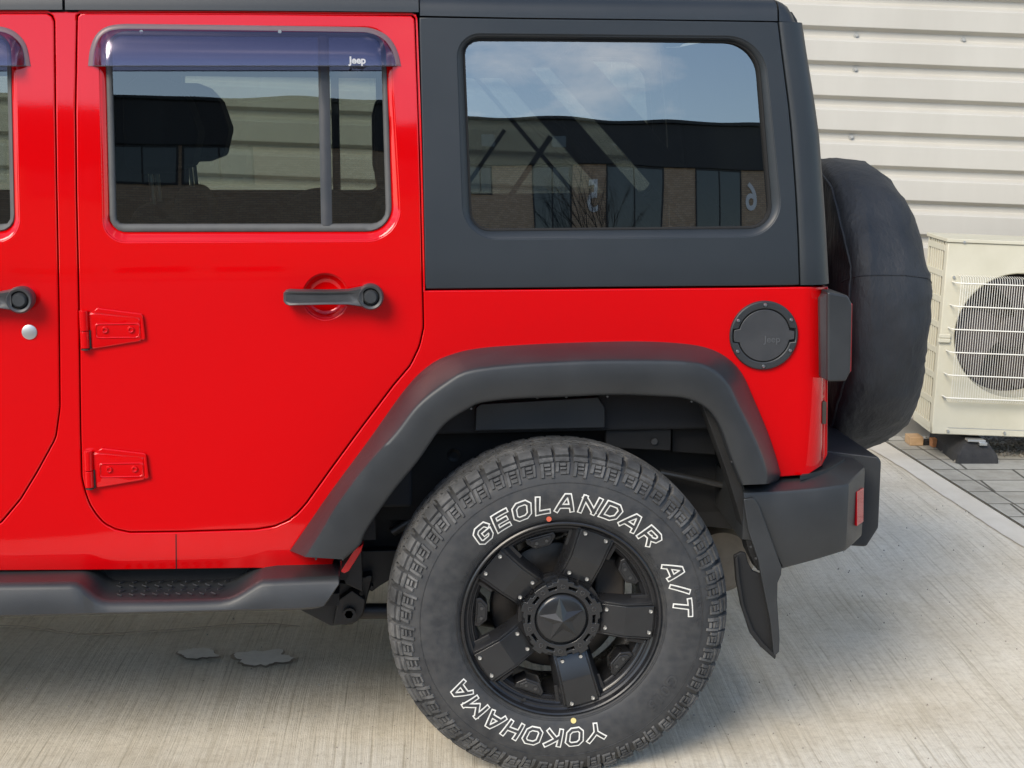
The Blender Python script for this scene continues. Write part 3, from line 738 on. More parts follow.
# ---- rear end of the body and hardtop
x_rb = SB.corner_x(ZB); zb0 = P(826, 466, .17).z
def corner_loop(surf, z, y_in):
    x = surf.corner_x(z)
    return x
z_lo, z_hi = P(820, 468, .2).z, SB.at(780, 287.5).z
tg = []
for i in range(9):
    z = z_lo+(z_hi-z_lo)*i/8; xx = SB.corner_x(z); ys = [float(SB(xx-.075*(1-.985), z)), .24, .4, YC, 2*YC-.4, 2*YC-.24, 2*YC-float(SB(xx-.075*(1-.985), z))]
    tg.append([(xx-.0011+(.002 if 1 <= k <= 5 else 0), y, z) for k, y in enumerate(ys)])
MB().loft(tg, False).build('tailgate', 'red', car, angle=60)
z_lo2, z_hi2 = SH.at(780, 286).z, SH.at(780, 24).z
tg = []
for i in range(9):
    z = z_lo2+(z_hi2-z_lo2)*i/8; xx = SH.corner_x(z); y0 = float(SH(xx-.0008, z)); ys = [y0, y0+.06, .5, YC, 2*YC-.5, 2*YC-y0-.06, 2*YC-y0]
    tg.append([(xx-.0008+(.002 if 1 <= k <= 5 else 0), y, z) for k, y in enumerate(ys)])
tg = [[(a_-.004, max(b_, .2) if k < 1 else b_, c_) for k, (a_, b_, c_) in enumerate(r_)] for r_ in tg]
MB().loft(tg, False).build('rear_window_frame', 'hardtop', car, angle=60)

# ---- wheel arch flare
f_out = [(290, 550.5), (311, 520), (331, 491), (368, 441), (406, 388), (431, 364), (456, 353), (481, 348), (512, 345.5), (562, 343), (637, 341.3), (687, 344), (712, 349.5), (729.5, 359.5), (742, 374), (752, 396), (768, 434), (779, 469), (779.5, 478), (772, 483.5)]
f_cre = [(305.5, 557), (322, 531), (338, 504), (368, 464), (396, 434), (418, 406), (446, 384), (468, 372), (512, 366), (562, 363), (612, 361.5), (687, 362.5), (712, 369.5), (727, 384), (737, 404), (752, 434), (761, 455), (766, 471), (767, 480), (766, 484)]
f_in = [(344, 559.5), (361, 544), (366, 531), (393.5, 491), (418, 461), (443, 426), (468, 409), (481, 403), (512, 399), (562, 397), (612, 395), (662, 396.5), (687, 399), (707, 409), (719.5, 426.5), (729.5, 454), (736, 471), (739, 478), (741, 482), (742, 485)]
NF = 90
so1, sc1, si1 = [resample(spline(l, 6), NF) for l in (f_out, f_cre, f_in)]
def lerp2(a, b, t): return (a[0]+(b[0]-a[0])*t, a[1]+(b[1]-a[1])*t)
YF = 0.004
rows = []
def row(fn): rows.append([fn(i) for i in range(NF)])
row(lambda i: S0.at(*so1[i])+Vector((0, .008, 0)))
row(lambda i: S0.at(*so1[i])+Vector((0, -.006, 0)))
for t, f in ((.06, .10), (.3, .38), (.6, .68), (.85, .90), (.94, .965), (1.0, .992), (1.08, 1.0)):
    def g(i, t=t, f=f):
        a = so1[i]; c_ = sc1[i]; b = si1[i]
        p = lerp2(a, c_, t) if t <= 1 else lerp2(c_, b, t-1)
        ys = S0.at(*a).y-.006
        return P(p[0], p[1], ys+(YF-ys)*f)
    row(g)
for t, yy in ((.3, YF-.003), (.6, YF-.001), (.9, YF+.004), (.97, YF+.007), (1.0, YF+.012)):
    row(lambda i, t=t, yy=yy: P(*lerp2(sc1[i], si1[i], t), yy))
row(lambda i: P(*si1[i], YF+.012)+Vector((0, .045, 0)))
FL = MB().loft(rows, False, False, False)
n_ = len(rows)
FL.add([r[0] for r in rows], [tuple(range(n_))]); FL.add([r[-1] for r in rows], [tuple(range(n_))])
FLO = FL.build('wheel_arch_flare', 'plastic', car, angle=50); part(FLO)
# small clips along the flare's inner lip
for (x, y) in ((405, 474), (471, 408), (537, 397.5), (566, 396.5), (607, 396), (691, 401), (731, 461), (316, 558), (343, 558.5)):
    p = P(x, y, YF+.02); MB().cyl(p, p+Vector((0, -.008, 0)), .0024, n=10).build('clip', 'bolt', FLO)

# ---- inner wheel arch (liner): vault from the flare lip inwards, back wall, brackets
lin = [P(x, y, .03) for x, y in [(341, 575), (361, 544), (393, 488), (443, 420), (481, 399), (512, 395), (612, 391), (687, 395), (707, 405), (722, 426), (738, 470), (752, 520)]]
lin = resample(lin, 50)
vault = [[Vector((x, yy, z+dz)) for x, y, z in lin] for yy, dz in ((.05, .004), (.12, .02), (.2, .03), (.34, .03))]
part(MB().loft(vault, False).build('arch_liner', 'liner', car, angle=50))
back = vault[-1]; mb = MB(); nb = len(back)
mb.add([tuple(p) for p in back]+[(back[-1].x, .34, .55), (back[0].x, .34, .55)], [tuple(range(nb+2))]); part(mb.build('arch_back_wall', 'dark', car))
def px_plate(px, Y, t, name, material, parent, bev=.003, r=0):
    poly = [P(x, y, Y) for x, y in (fillet(px) if r else [q[:2] for q in px])]
    return MB().prism(poly, (0, t, 0)).build(name, material, parent, bevel=bev)
part(px_plate([(320, 480), (400, 430), (480, 400), (560, 470), (420, 545), (330, 552)], .385, .02, 'arch_side_wall', 'dark', car))
part(px_plate(fillet([(475, 431), (476, 408, 3), (480, 404), (598, 397), (605, 408, 3), (605, 428, 2)]), .16, .02, 'liner_panel', 'plastic', car))
part(px_plate(fillet([(606, 448), (606, 392), (660, 392, 3), (672, 418, 5), (671, 451)]), .20, .02, 'liner_panel', 'liner', car))
part(px_plate([(672, 452), (672, 400), (700, 410), (714, 440), (716, 455)], .24, .02, 'liner_panel', 'liner', car))
p = P(654, 441, .198); part(MB().cyl(p, p+Vector((0, -.006, 0)), .008, n=12).build('bolt', 'bolt', car))
# rear body mount / frame end between tyre and bumper
part(px_plate([(640, 455), (758, 470), (760, 532), (690, 525), (640, 500)], .34, .06, 'rear_frame_plate', 'chassis', car))
part(MB().tube([P(660, 472, .27), P(700, 480, .27), P(752, 492, .27)], .008).build('pipe', 'bolt', car))
p = P(757, 483, .26); part(MB().cyl(p, p+Vector((0, -.01, 0)), .008, n=10).build('bolt', 'bolt', car))
# inner vertical lip of arch behind the flare, bumper side
part(px_plate(fillet([(700, 400), (712, 410), (724, 430), (737, 465), (745, 490), (757, 556), (765, 571), (758, 571), (749, 553), (738, 510), (725, 468), (712, 432)]), .055, .06, 'arch_edge_trim', 'liner', car))

# ---- chassis
ZF = .50
zfr0, zfr1 = P(380, 585, .42).z, P(380, 551, .42).z
ch = MB()
for yy in (.42, 2*YC-.50):
    ch.box((-3.2, yy, zfr0), (-.48, yy+.08, zfr1))
ch.build('chassis_rail', 'chassis', car, bevel=.008)
ch = MB()
for yy in (.42, 2*YC-.50):
    ch.tube([(-.50, yy+.04, (zfr0+zfr1)/2), (-.36, yy+.04, (zfr0+zfr1)/2+.03), (-.2, yy+.04, .70), (.2, yy+.04, .72), (.42, yy+.04, .62), (.62, yy+.04, .58)], .045, n=8)
ch.build('rear_chassis_rail', 'chassis', car)
MB().box((-3.3, .30, .62), (-.40, 2*YC-.30, .66)).box((-3.3, Y0+.05, .545), (-.43, 2*YC-Y0-.05, .60)).build('floor_pan', 'dark', car)
MB().box((-.40, .36, .80), (.58, 2*YC-.36, .84)).build('load_floor', 'dark', car)
MB().box((-2.5, .75, .36), (-1.0, 1.1, .5)).box((-.8, .55, .40), (-.47, 1.3, .56)).build('gearbox_and_tank', 'dark', car, bevel=.02)
MB().tube([(-2.4, 1.2, .42), (-1.0, 1.2, .44), (-.5, 1.15, .5)], .03).build('exhaust_pipe', 'muffler', car)
# control arm bracket
br = fillet([(292, 606), (330, 626), (333, 626), (345, 625, 3), (352, 625, 4), (362, 618, 6), (366, 604), (373, 576), (369, 575), (345, 583), (330, 580)])
px_plate(br, .30, .10, 'control_arm_bracket', 'chassis', car, .004)
px_plate(fillet([(333, 625), (346, 625.5, 3), (357, 622, 5), (364, 612, 5), (366, 600), (352, 590), (338, 600, 8)]), .27, .03, 'bracket_face', 'chassis', car, .004)
for (x, y, r0, mt) in ((349.5, 613, .016, 'chassis'), (349, 613, .011, 'bolt'), (361.5, 593, .006, 'gap')):
    p = P(x, y, .268); MB().cyl(p, p+Vector((0, -.012 if mt != 'gap' else -.003, 0)), r0, n=6 if mt == 'bolt' else 20).build('bolt', mt, car)
px_plate([(371, 585), (373.5, 587), (372, 591), (370, 590)], .30, .03, 'bracket_tab', 'chassis', car, .001)
MB().tube([P(350, 611, .33), P(392, 611, .33), P(450, 612, .33), P(545, 630, .38)], .020, n=16).build('lower_control_arm', 'chassis', car)
px_plate([(361, 585), (361, 551), (410, 550), (395, 577), (380, 586), (372, 592)], .34, .04, 'chassis_gusset', 'chassis', car, .003)
px_plate([(340, 566), (362, 545), (363, 592), (345, 584)], .22, .05, 'body_mount', 'chassis', car, .003)
# red lower corner of the body beside the flare
RC = [(340.5, 561), (354, 549), (363.5, 544), (361, 552), (349, 571), (344.5, 573.5), (341, 572)]
px_plate(RC, .10, .03, 'body_corner', 'red', car, .002)
# shock absorber, axle, springs
MB().cyl(P(454, 458, .36), P(452, 462, .42), .02, n=16).build('shock_mount', 'bolt', car)
MB().tube([P(400, 515, .40), P(447, 472, .40), P(474, 440, .40)], .028, n=16).build('shock_absorber', 'chassis', car)
MB().tube([P(392, 532, .36), P(440, 502, .36), P(505, 470, .36)], .013, n=12).build('sway_bar_link', 'bolt', car)
p = P(454, 455, .34); MB().lathe([(.008, -.0), (.016, -.004), (.018, .012), (.018, .05)], 24, 'Y', p).build('shock_eye', 'chassis', car)
MB().tube([(0, .32, .39), (0, YC, .39), (0, 2*YC-.32, .39)], .042, n=20).build('rear_axle', 'chassis', car)
MB().lathe([(.0, -.09), (.08, -.085), (.13, -.05), (.145, 0), (.13, .05), (.08, .085), (0, .09)], 28, 'Y', (0, YC, .39)).build('differential', 'chassis', car)
for yy in (.40, 2*YC-.40):
    pts = [(.0+.06*math.cos(t*.6), yy+.06*math.sin(t*.6), .47+.0028*t) for t in range(80)]
    MB().tube(pts, .008, n=8).build('coil_spring', 'chassis', car)
# muffler (rounded can behind the rear wheel)
pm = P(700, 533, .95)
MB().lathe([(0, -.34), (.08, -.335), (.105, -.30), (.11, -.2), (.11, .2), (.105, .30), (.08, .335), (0, .34)], 40, 'Y', (pm.x, pm.y+.05, pm.z)).build('muffler', 'muffler', car)

# ---- side step
def step_section(x_px, top_in, crease, bottom, yin=.17):
    return None
zc = P(150, 600, .03)
st_x = [-425, -200, -60, 0, 40, 70, 76, 81, 86, 91, 96, 102, 110, 130, 170, 205, 220, 230, 238, 245, 251, 257, 263, 275, 300, 325, 338.5]
def crease_y(x):
    P_ = [(-425, 587), (0, 584), (75, 583), (81, 586), (88, 591), (95, 597), (103, 601), (112, 602.2), (170, 601.5), (220, 600.2), (230, 598.5), (240, 594), (250, 587.5), (256, 583.5), (263, 580.5), (338, 577.5)]
    return float(np.interp(x, [a for a, b in P_], [b for a, b in P_]))
def bot_y(x): return float(np.interp(x, [-425, 0, 320, 339], [624, 617, 609.5, 608]))
def top_y(x): return float(np.interp(x, [-425, 0, 75, 90, 105, 240, 262, 272, 339], [573, 571, 570, 574, 577.5, 573.5, 566, 564, 562.5]))
YS = .02
rows = []
for x in st_x:
    xr_ = x; xb = x if x < 300 else x-(x-300)*.55
    c = P(xr_, crease_y(x), YS+.02); zt = P(x, top_y(x), .15).z; zbm = P(xb, bot_y(x), YS+.03)
    lowered = 76 < x < 262
    k = np.clip((crease_y(x)-583)/19, 0, 1)
    dipw = float(np.clip((crease_y(x)-583.5)/14, 0, 1)) if lowered else 0
    zin = zt*(1-dipw)+(c.z+.001)*dipw
    pts = [Vector((c.x, .21, zin)), Vector((c.x, .12, zin-.002)), Vector((c.x, YS+.034, c.z+(zin-c.z)*.12+.001)), Vector((c.x, YS+.024, c.z+.002)), c+Vector((0, -.006, -.004)), c+Vector((0, -.012, -.012)),
           Vector((c.x*.3+zbm.x*.7, YS+.006, zbm.z+.012)), zbm+Vector((0, 0, 0)), zbm+Vector((0, .02, -.004)), Vector((zbm.x, .16, zbm.z+.01)), Vector((zbm.x, .21, zbm.z+.03))]
    rows.append(pts)
rows.append([p*1.0 for p in rows[-1]])
cen = sum(rows[-1], Vector())/len(rows[-1]); rows[-1] = [cen+(p-cen)*.92+Vector((.004, 0, 0)) for p in rows[-1]]
STEP = MB().loft(rows, True, True, True).build('side_step', 'plastic', car, angle=40); part(STEP)
# tread pad inside the dip
pad = MB(); z_pad = P(160, 601.5, YS+.02).z+.0005
pa, pb, pc_, pd = PZ(114, 599, z_pad), PZ(222, 597, z_pad), PZ(238, 580, z_pad), PZ(112, 582, z_pad)
for i in range(9):
    for j in range(4):
        u0 = (i+.5+(.25 if j % 2 else 0))/9.4; v0_ = (j+.5)/4
        a = pa.lerp(pb, u0); b = pd.lerp(pc_, u0); c = a.lerp(b, v0_)
        ln = .0085; ww = .0018; ang = R(55) if j % 2 else R(-50)
        dx, dy = math.cos(ang)*ln, math.sin(ang)*ln; nx, ny = -math.sin(ang)*ww, math.cos(ang)*ww
        for (ax, ay, bx, by) in ((dx, dy, nx, ny), (ny*5, -nx*5+.0, ny, nx)):
            poly = [(c.x-ax-bx, c.y-ay-by, c.z+.003), (c.x+ax-bx, c.y+ay-by, c.z+.003), (c.x+ax+bx, c.y+ay+by, c.z+.003), (c.x-ax+bx, c.y-ay+by, c.z+.003)]
            pad.prism(poly, (0, 0, .004))
pad.build('grip_pattern', 'plastic2', STEP, bevel=.0008, seg=1)
MB().box((-1.35, .20, .44), (-.50, .40, .50)).build('step_mount', 'dark', car)
MB().box((-3.2, .17, zfr0+.03), (-.52, .40, zfr0+.06)).build('sill_underside', 'dark', car)

# ---- rear bumper
YB = .045
zt = P(849, 484, YB).z
A1, A2 = P(744, 492, YB), P(849, 484, YB)
tp = lambda x, y, z=zt: (PZ(x, y, z).x, PZ(x, y, z).y)
plan_t = [(A1.x, .42), (A1.x, YB), (A2.x, YB)]
c1 = tp(865.5, 467.5); plan_t += [c1]
c1x, c1y = c1
plan_t += [(c1x+.004, .32), (c1x+.004, .42)]
zb_ = P(783, 570, YB).z
b0, b1, b2 = P(783, 570.5, YB), P(843, 554, YB), P(862, 537, c1y)
bt = [Vector((x, y, A1.z if (k < 2) else zt)) for k, (x, y) in enumerate(plan_t)]
# outline with height that drops towards the tail: side face polygon -> loft in x
bsec = []
for (xx, yo, ztp, zbt) in [(A1.x, YB, A1.z, P(756, 541, YB).z), (P(770, 545, YB).x, YB, A1.z+.001, P(770, 545, YB).z), (b0.x, YB, A1.z+.002, b0.z), (P(815, 562, YB).x, YB, (A1.z+zt)/2, P(815, 562, YB).z), (A2.x-.012, YB+.0005, zt, b1.z), (A2.x+.002, YB+.007, zt, b1.z+.001), ((A2.x+c1x)/2, (YB+c1y)/2+.0, zt, (b1.z+b2.z)/2), (c1x-.004, c1y-.008, zt, b2.z), (c1x+.002, c1y+.02, zt, b2.z)]:
    r1 = .010
    bsec.append([(xx, .44, ztp), (xx, yo+r1, ztp), (xx, yo+.003, ztp-.003), (xx, yo, ztp-r1), (xx, yo+.001, (ztp+zbt)/2), (xx, yo+.004, zbt+r1), (xx, yo+.008, zbt+.003), (xx, yo+.02, zbt), (xx, .44, zbt+.02)])
BMP = MB().loft(bsec, True, True, True).build('rear_bumper', 'plastic', car, angle=32); part(BMP)
# centre section, further back and out
zt2 = zt+.012
e1 = tp(862, 457, zt2); e2 = tp(880, 470, zt2)
cen_ = [Vector((A2.x-.05, .34, 0)), Vector((PZ(858, 457.5, zt2).x, .36, 0)), Vector((PZ(880, 470, zt2).x, .30, 0)), Vector((PZ(881, 470, zt2).x, YC, 0)), Vector((A2.x-.05, YC, 0))]
xs_o = P(881, 480, .30).x
cb = [P(866, 459, .33), P(880, 469, .30), P(881.5, 528, .30), P(870, 546, .30), P(858, 548, .33)]
z_t, z_b = PZ(880, 470, zt2).z, P(870, 547, .30).z
MB().loft([[(A2.x-.10, .37, z_t), (A2.x+.005, .37, z_t), (xs_o-.01, .30, z_t-.006), (xs_o, .30, z_t-.02), (xs_o, .30, z_b+.05), (xs_o-.03, .30, z_b), (A2.x-.10, .37, z_b)],
           [(A2.x-.10, 2*YC-.37, z_t), (A2.x+.005, 2*YC-.37, z_t), (xs_o-.01, 2*YC-.30, z_t-.006), (xs_o, 2*YC-.30, z_t-.02), (xs_o, 2*YC-.30, z_b+.05), (xs_o-.03, 2*YC-.30, z_b), (A2.x-.10, 2*YC-.37, z_b)]], True, True, True).build('bumper_centre_section', 'plastic', car, bevel=.006)
# black ledge between tail and bumper (visible dark top)
MB().prism([PZ(826, 452, zt+.006), PZ(845, 458, zt+.006), PZ(826, 470, zt+.006), PZ(800, 476, zt+.006)], (0, 0, -.012)).build('bumper_pad', 'plastic', car)
# red reflector on the chamfer
ra, rb, rc_, rd_ = [P(x, y, yy) for x, y, yy in ((857, 492, .115), (864.0, 488, .17), (863.5, 522, .17), (857, 526.5, .115))]
MB().prism([ra, rb, rc_, rd_], (-.004, .012, 0)).build('reflector', 'lens', BMP, bevel=.002)

# ---- tail light
TL = MB()
tl = [P(827.5, 291.5, .10), P(848, 295.5, .10), P(852.5, 304, .10), P(851, 372, .10), P(846, 381.5, .10), P(827.5, 382, .10)]
TLO = MB().prism(tl, (0, .14, 0)).build('tail_light', 'plastic', car, bevel=.006, seg=3); part(TLO)
t2 = [P(819.5, 299, .125), P(828.5, 292.5, .103), P(828.5, 381, .103), P(821, 377.5, .125)]
MB().prism(t2, (.006, .08, 0)).build('mount', 'plastic2', TLO, bevel=.002)
MB().prism([P(848.5, 300, .108), P(852.6, 304, .108), P(851.4, 371, .108), P(848, 376, .108)], (0, .12, 0)).build('light_lens', 'lens', TLO, bevel=.002)
part(px_plate([(822.5, 402), (826.8, 402), (826.3, 424), (822.3, 424)], .165, .02, 'marker', 'rust', car, .001))

# ---- mud flap
arm = fillet([(743.5, 499, 2), (754, 498, 3), (759, 505), (782, 568), (781.5, 575), (778, 583), (777.5, 600), (780, 640), (779.5, 652), (774, 657.5), (770, 620), (765, 596), (758, 560), (748, 530)])
arm_o = px_plate(arm, .03, .012, 'mud_flap', 'plastic', car, .003); part(arm_o)
blade = [(734, 556), (741, 552), (746, 553), (748, 562), (753, 571), (761, 574), (766, 598), (771, 625), (774, 657.5), (760, 645), (750, 632), (741, 606), (736, 580)]
bl = MB(); A_ = [P(x, y, .04) for x, y in blade]
MB().prism([P(x, y, .045) for x, y in blade], (0, .012, 0)).build('flap_blade', 'dark', arm_o, bevel=.003)
MB().prism([P(x, y, .042) for x, y in ((734, 558), (736.5, 554), (739, 580), (743, 604), (752, 628), (762, 641), (775, 654), (774, 658), (759, 645), (749, 632), (740.5, 606), (735.5, 580))], (0, -.012, 0)).build('flap_rim', 'liner', arm_o, bevel=.002)
for (x, y) in ((750.5, 546.5), (755.5, 558)):
    p = P(x, y, .028); MB().cyl(p, p+Vector((0, -.004, 0)), .003, n=8).build('screw', 'bolt', arm_o)

# ---- fuel cap
fc = SB.at(763.3, 335); fr_ = (P(797.5, 335, fc.y).x-P(729.5, 335, fc.y).x)/2
def circ(r, n=48, a0=0): return [(r*math.cos(a0+2*math.pi*i/n), r*math.sin(a0+2*math.pi*i/n)) for i in range(n)]
FE = empty('fuel_cap', (fc.x, fc.y, fc.z)); FE.parent = car
k = fr_/34.0
def lid(r, rn, half):
    pts = []
    for i in range(96):
        t = 2*math.pi*i/96; rr = r
        dd = min(abs((t+math.pi) % (2*math.pi)-math.pi), 1e9); d2 = abs(t-math.pi)
        if dd < half: rr = rn
        if d2 < half*1.15: rr = rn
        pts.append((rr*math.cos(t), rr*math.sin(t)))
    return pts
oo = flatp('rim_ring', circ(fr_, 72), [lid(26.2*k, 31.2*k, .21)], -.010, 'plastic', FE, thick=.014, bev=.004, grid=.02)
oo = flatp('lid', [(x, z-.0) for x, z in lid(25.4*k, 30.3*k, .19)], [], -.0095, 'plastic2', FE, thick=.01, bev=.0015, grid=.02)
MB().cyl((0, -.002, 0), (0, .0, 0), 32*k, n=48).build('lid_shadow_gap', 'gap', FE)
for a in (90, 30, -30, -90, -150, 150):
    x, z = 30.3*k*math.cos(R(a)), 30.3*k*math.sin(R(a)); mb = MB(); mb.lathe([(0, -.0135), (.0030, -.0135), (.0042, -.012), (.0044, -.009)], 14, 'Y', (x, 0, z)); mb.build('bolt', 'steel', FE)
vs, fs = text_mesh('Jeep', 9.5*k, .0006, 0, .0002); MB().add([(p.x+8*k, -.0105-p.z*.6, p.y-4*k) for p in vs], fs).build('lettering', 'emboss', FE, smooth=False)

# ---- door handles
def handle(px, py, parent, length_px=82, scoop=True, lock=False):
    c = S0.at(px, py); s = 1/415
    he = empty('door_handle', c); he.parent = parent
    hx = length_px*s; r = 12.6*s
    # round boss
    mb = MB(); mb.lathe([(0, -.046), (r*.52, -.046), (r*.56, -.043), (r*.60, -.038), (r*.66, -.038), (r*.70, -.047), (r*.86, -.050), (r*.97, -.045), (r, -.036), (r*.95, -.01), (r*.9, .002)], 40)
    mb.build('latch_boss', 'plastic2', he, angle=45)
    mb = MB(); mb.lathe([(0, -.050), (r*.42, -.050), (r*.50, -.0475), (r*.53, -.044), (r*.53, -.035)], 32); mb.build('push_button', 'plastic', he, angle=45)
    mb = MB(); mb.lathe([(r*.53, -.0385), (r*.66, -.0385)], 32); mb.build('button_gap', 'gap', he)
    # grip bar with a hollow face
    x1, x0 = -r*.55, -hx-.000
    def sec(x, h, y, dd, hollow=.004):
        return [(x, y, h), (x, y-dd*.5, h*1.02), (x, y-dd, h*.85), (x, y-dd+hollow*.2, h*.62), (x, y-dd+hollow, h*.45), (x, y-dd+hollow, -h*.45), (x, y-dd+hollow*.2, -h*.62), (x, y-dd, -h*.85), (x, y-dd*.5, -h*1.02), (x, y, -h)]
    h = 7.6*s
    S_ = [sec(x0, h*.55, -.018, .014, 0), sec(x0+.006, h*.9, -.018, .022, .001), sec(x0+.014, h*1.02, -.018, .026, .006), sec(x0+.035, h*.98, -.02, .026, .007), sec(x0+hx*.5, h*.92, -.022, .026, .007), sec(x1-.035, h*.95, -.022, .026, .006), sec(x1-.015, h*1.15, -.02, .027, .002), sec(x1, h*1.3, -.02, .027, .0)]
    MB().loft([[Vector((a, b, c_-.000)) for a, b, c_ in q_] for q_ in S_], True, True, True).build('grip', 'plastic2', he, angle=40)
    MB().box((x0+.004, -.02, -h*.7), (x0+.022, .004, h*.7)).build('grip_foot', 'plastic2', he, bevel=.003)
    if scoop:
        R0 = 24.5*s; cx = -45*s
        mb = MB(); n = 48
        prof = [(R0, -.0012, 0), (R0*.985, -.0022, 0), (R0*.95, -.0012, 0), (R0*.9, .0008, 0)]
        loops = []
        for rr, yy, _ in prof: loops.append([(cx+rr*math.cos(2*math.pi*i/n), yy, -.003+rr*math.sin(2*math.pi*i/n)) for i in range(n)])
        # dished bowl: shallow, kept in front of the sheet by a dropped centre
        MB().loft(loops).build('scoop_rim', 'red', he, angle=60)
    return he
# bowl holes: real dish cut in the rear door would need the panel hole, so it is done here
def dish_door():
    pass
H1 = handle(370.5, 295, D1, scoop=False)
H2 = handle(23.5, 298, D2, scoop=False)
p = S0.at(29.5, 332); lk = MB(); lk.lathe([(0, -.004), (.0145, -.004), (.0168, -.003), (.0173, .001)], 32, 'Y', p); lk.build('lock', 'galv', D2, angle=45)

# ---- hinges
def hinge(px, py, parent):
    o = S0.at(px, py); s = 1/442; e = empty('hinge', o); e.parent = parent
    def q(x, y, d): return Vector((x*s, d, -y*s))
    leaf = [(7, 3), (13, 2), (60, 7), (61, 32), (9, 40)]
    fl = fillet([(a, b, 2.5) for a, b in leaf]); fl2 = resample(fl, 60, True)
    cx_, cy_ = 34, 21
    def sh(f, d): return [q(cx_+(a-cx_)*f, cy_+(b-cy_)*f, d) for a, b in fl2]
    MB().loft([sh(1.0, .002), sh(.985, -.006), sh(.95, -.0085), sh(.9, -.009)], True, False, True).build('leaf', 'red', e, angle=60)
    top_ = fillet([(14, 0, 2), (18, -2.5, 2), (62, 4, 3), (64, 30, 2), (60, 31), (59.5, 9), (14, 3)])
    MB().prism([q(a, b, -.003) for a, b in top_], (0, -.007, 0)).build('leaf_edge', 'red', e, bevel=.0025, seg=3)
    rec = fillet([(15, 14, 2), (58, 14, 2), (58, 28, 2), (15, 28, 2)])
    r1, r2 = resample(rec, 48, True), None
    def rc(f, d): return [q(36+(a-36)*(1+(f-1)*.35), 21+(b-21)*f, d) for a, b in r1]
    MB().loft([rc(1.12, -.0092), rc(1.0, -.0112), rc(.9, -.0105), rc(.86, -.0092)], True, False, False).build('raised_border', 'red', e, angle=60)
    for bx in (24.5, 50):
        c = q(bx, 20, -.009); MB().lathe([(0, -.002), (.0035, -.002), (.004, -.0045), (.0055, -.005), (.0075, -.003), (.008, 0)], 20, 'Y', c).build('bolt', 'red', e, angle=60)
    for (y0_, y1_) in ((0, 20.3), (21, 38)):
        MB().cyl(q(4.2, y0_, -.010), q(4.2, y1_, -.010), .0105, n=24).build('knuckle', 'red', e, bevel=.001)
    MB().cyl(q(4.2, 38.6, -.010), q(4.2, 40.2, -.010), .0098, n=20).build('pin', 'disc', e, bevel=.001)
    MB().box((8.6*s, -.012, -39*s), (10.2*s, .0, -20*s)).build('hinge_gap', 'gap', e)
hinge(80, 310, D1); hinge(84.5, 450, D1)

# ---- wind deflectors
def visor(cols, ybot, name, parent, text=None):
    # cols: outline of the glued lip from the bottom left, over the top, to the bottom right (pixels)
    n = 120; o = resample(spline(cols, 8), n)
    arr = np.array(o); cx_ = arr[:, 0].mean(); 
    def ins(k):
        a = arr.copy(); t = np.gradient(a, axis=0); t /= np.linalg.norm(t, axis=1, keepdims=True); nn = np.stack([-t[:, 1], t[:, 0]], 1)
        r = a+nn*k
        r[:, 1] = np.minimum(r[:, 1], ybot); return r
    lip = [[S0.at(*p)+Vector((0, d, 0)) for p in ins(k)] for k, d in ((0, -.0005), (0.6, -.003), (4.6, -.004), (5.2, -.004))]
    L1 = MB().loft(lip, False).build(name, 'visorlip', parent, angle=60)
    # bulged body: from the lip to the lower edge
    rows = []
    base = ins(5.0); low = ins(5.0)
    for t in np.linspace(0, 1, 12):
        r = []
        for i in range(n):
            x, y = base[i]; yy = y+(ybot-y)*t
            edge = min(1, min(abs(x-base[0][0]), abs(x-base[-1][0]))/16.0); edge = math.sin(edge*math.pi/2)
            d = .004+.024*math.sin(min(1, t*1.05)*math.pi/2)**.8*edge*min(1, (ybot-y)/30.)+.004*edge
            p = S0.at(x, yy); r.append(P(x, yy, p.y-d))
        rows.append(r)
    V = MB().loft(rows, False).build('visor_body', 'visor', L1, angle=80)
    e = MB().tube(rows[-1], .0012, n=6).build('visor_edge', 'plastic2', L1)
    return L1, rows
v1 = [(88, 67), (89.5, 52), (94, 38), (103, 28.5), (118, 24.3), (150, 24), (256, 25.4), (350, 26.8), (370, 28), (385, 34), (394, 44), (399, 56), (401.5, 69)]
V1, rws = visor(v1, 66, 'wind_deflector', D1)
v2 = [(-340, 67), (-338, 52), (-330, 38), (-316, 28.5), (-290, 24.3), (-100, 24.3), (-20, 24.8), (-5, 25.5), (10, 29), (20, 36), (27, 47), (31, 67.5)]
visor(v2, 66, 'wind_deflector', D2)
vs, fs = text_mesh('Jeep', .0215, .0003, 0, .0008)
pt = P(357.5, 60.5, S0.at(357, 60).y-.0345)
MB().add([(pt.x+p.x, pt.y+p.y*.06, pt.z+p.y) for p in vs], fs).build('lettering', 'white', V1, smooth=False)
for x in (142, 280):
    p = S0.at(x, 32); MB().cyl(p+Vector((0, -.004, 0)), p+Vector((0, -.012, 0)), .004, n=10).build('visor_clip', 'steel', V1)

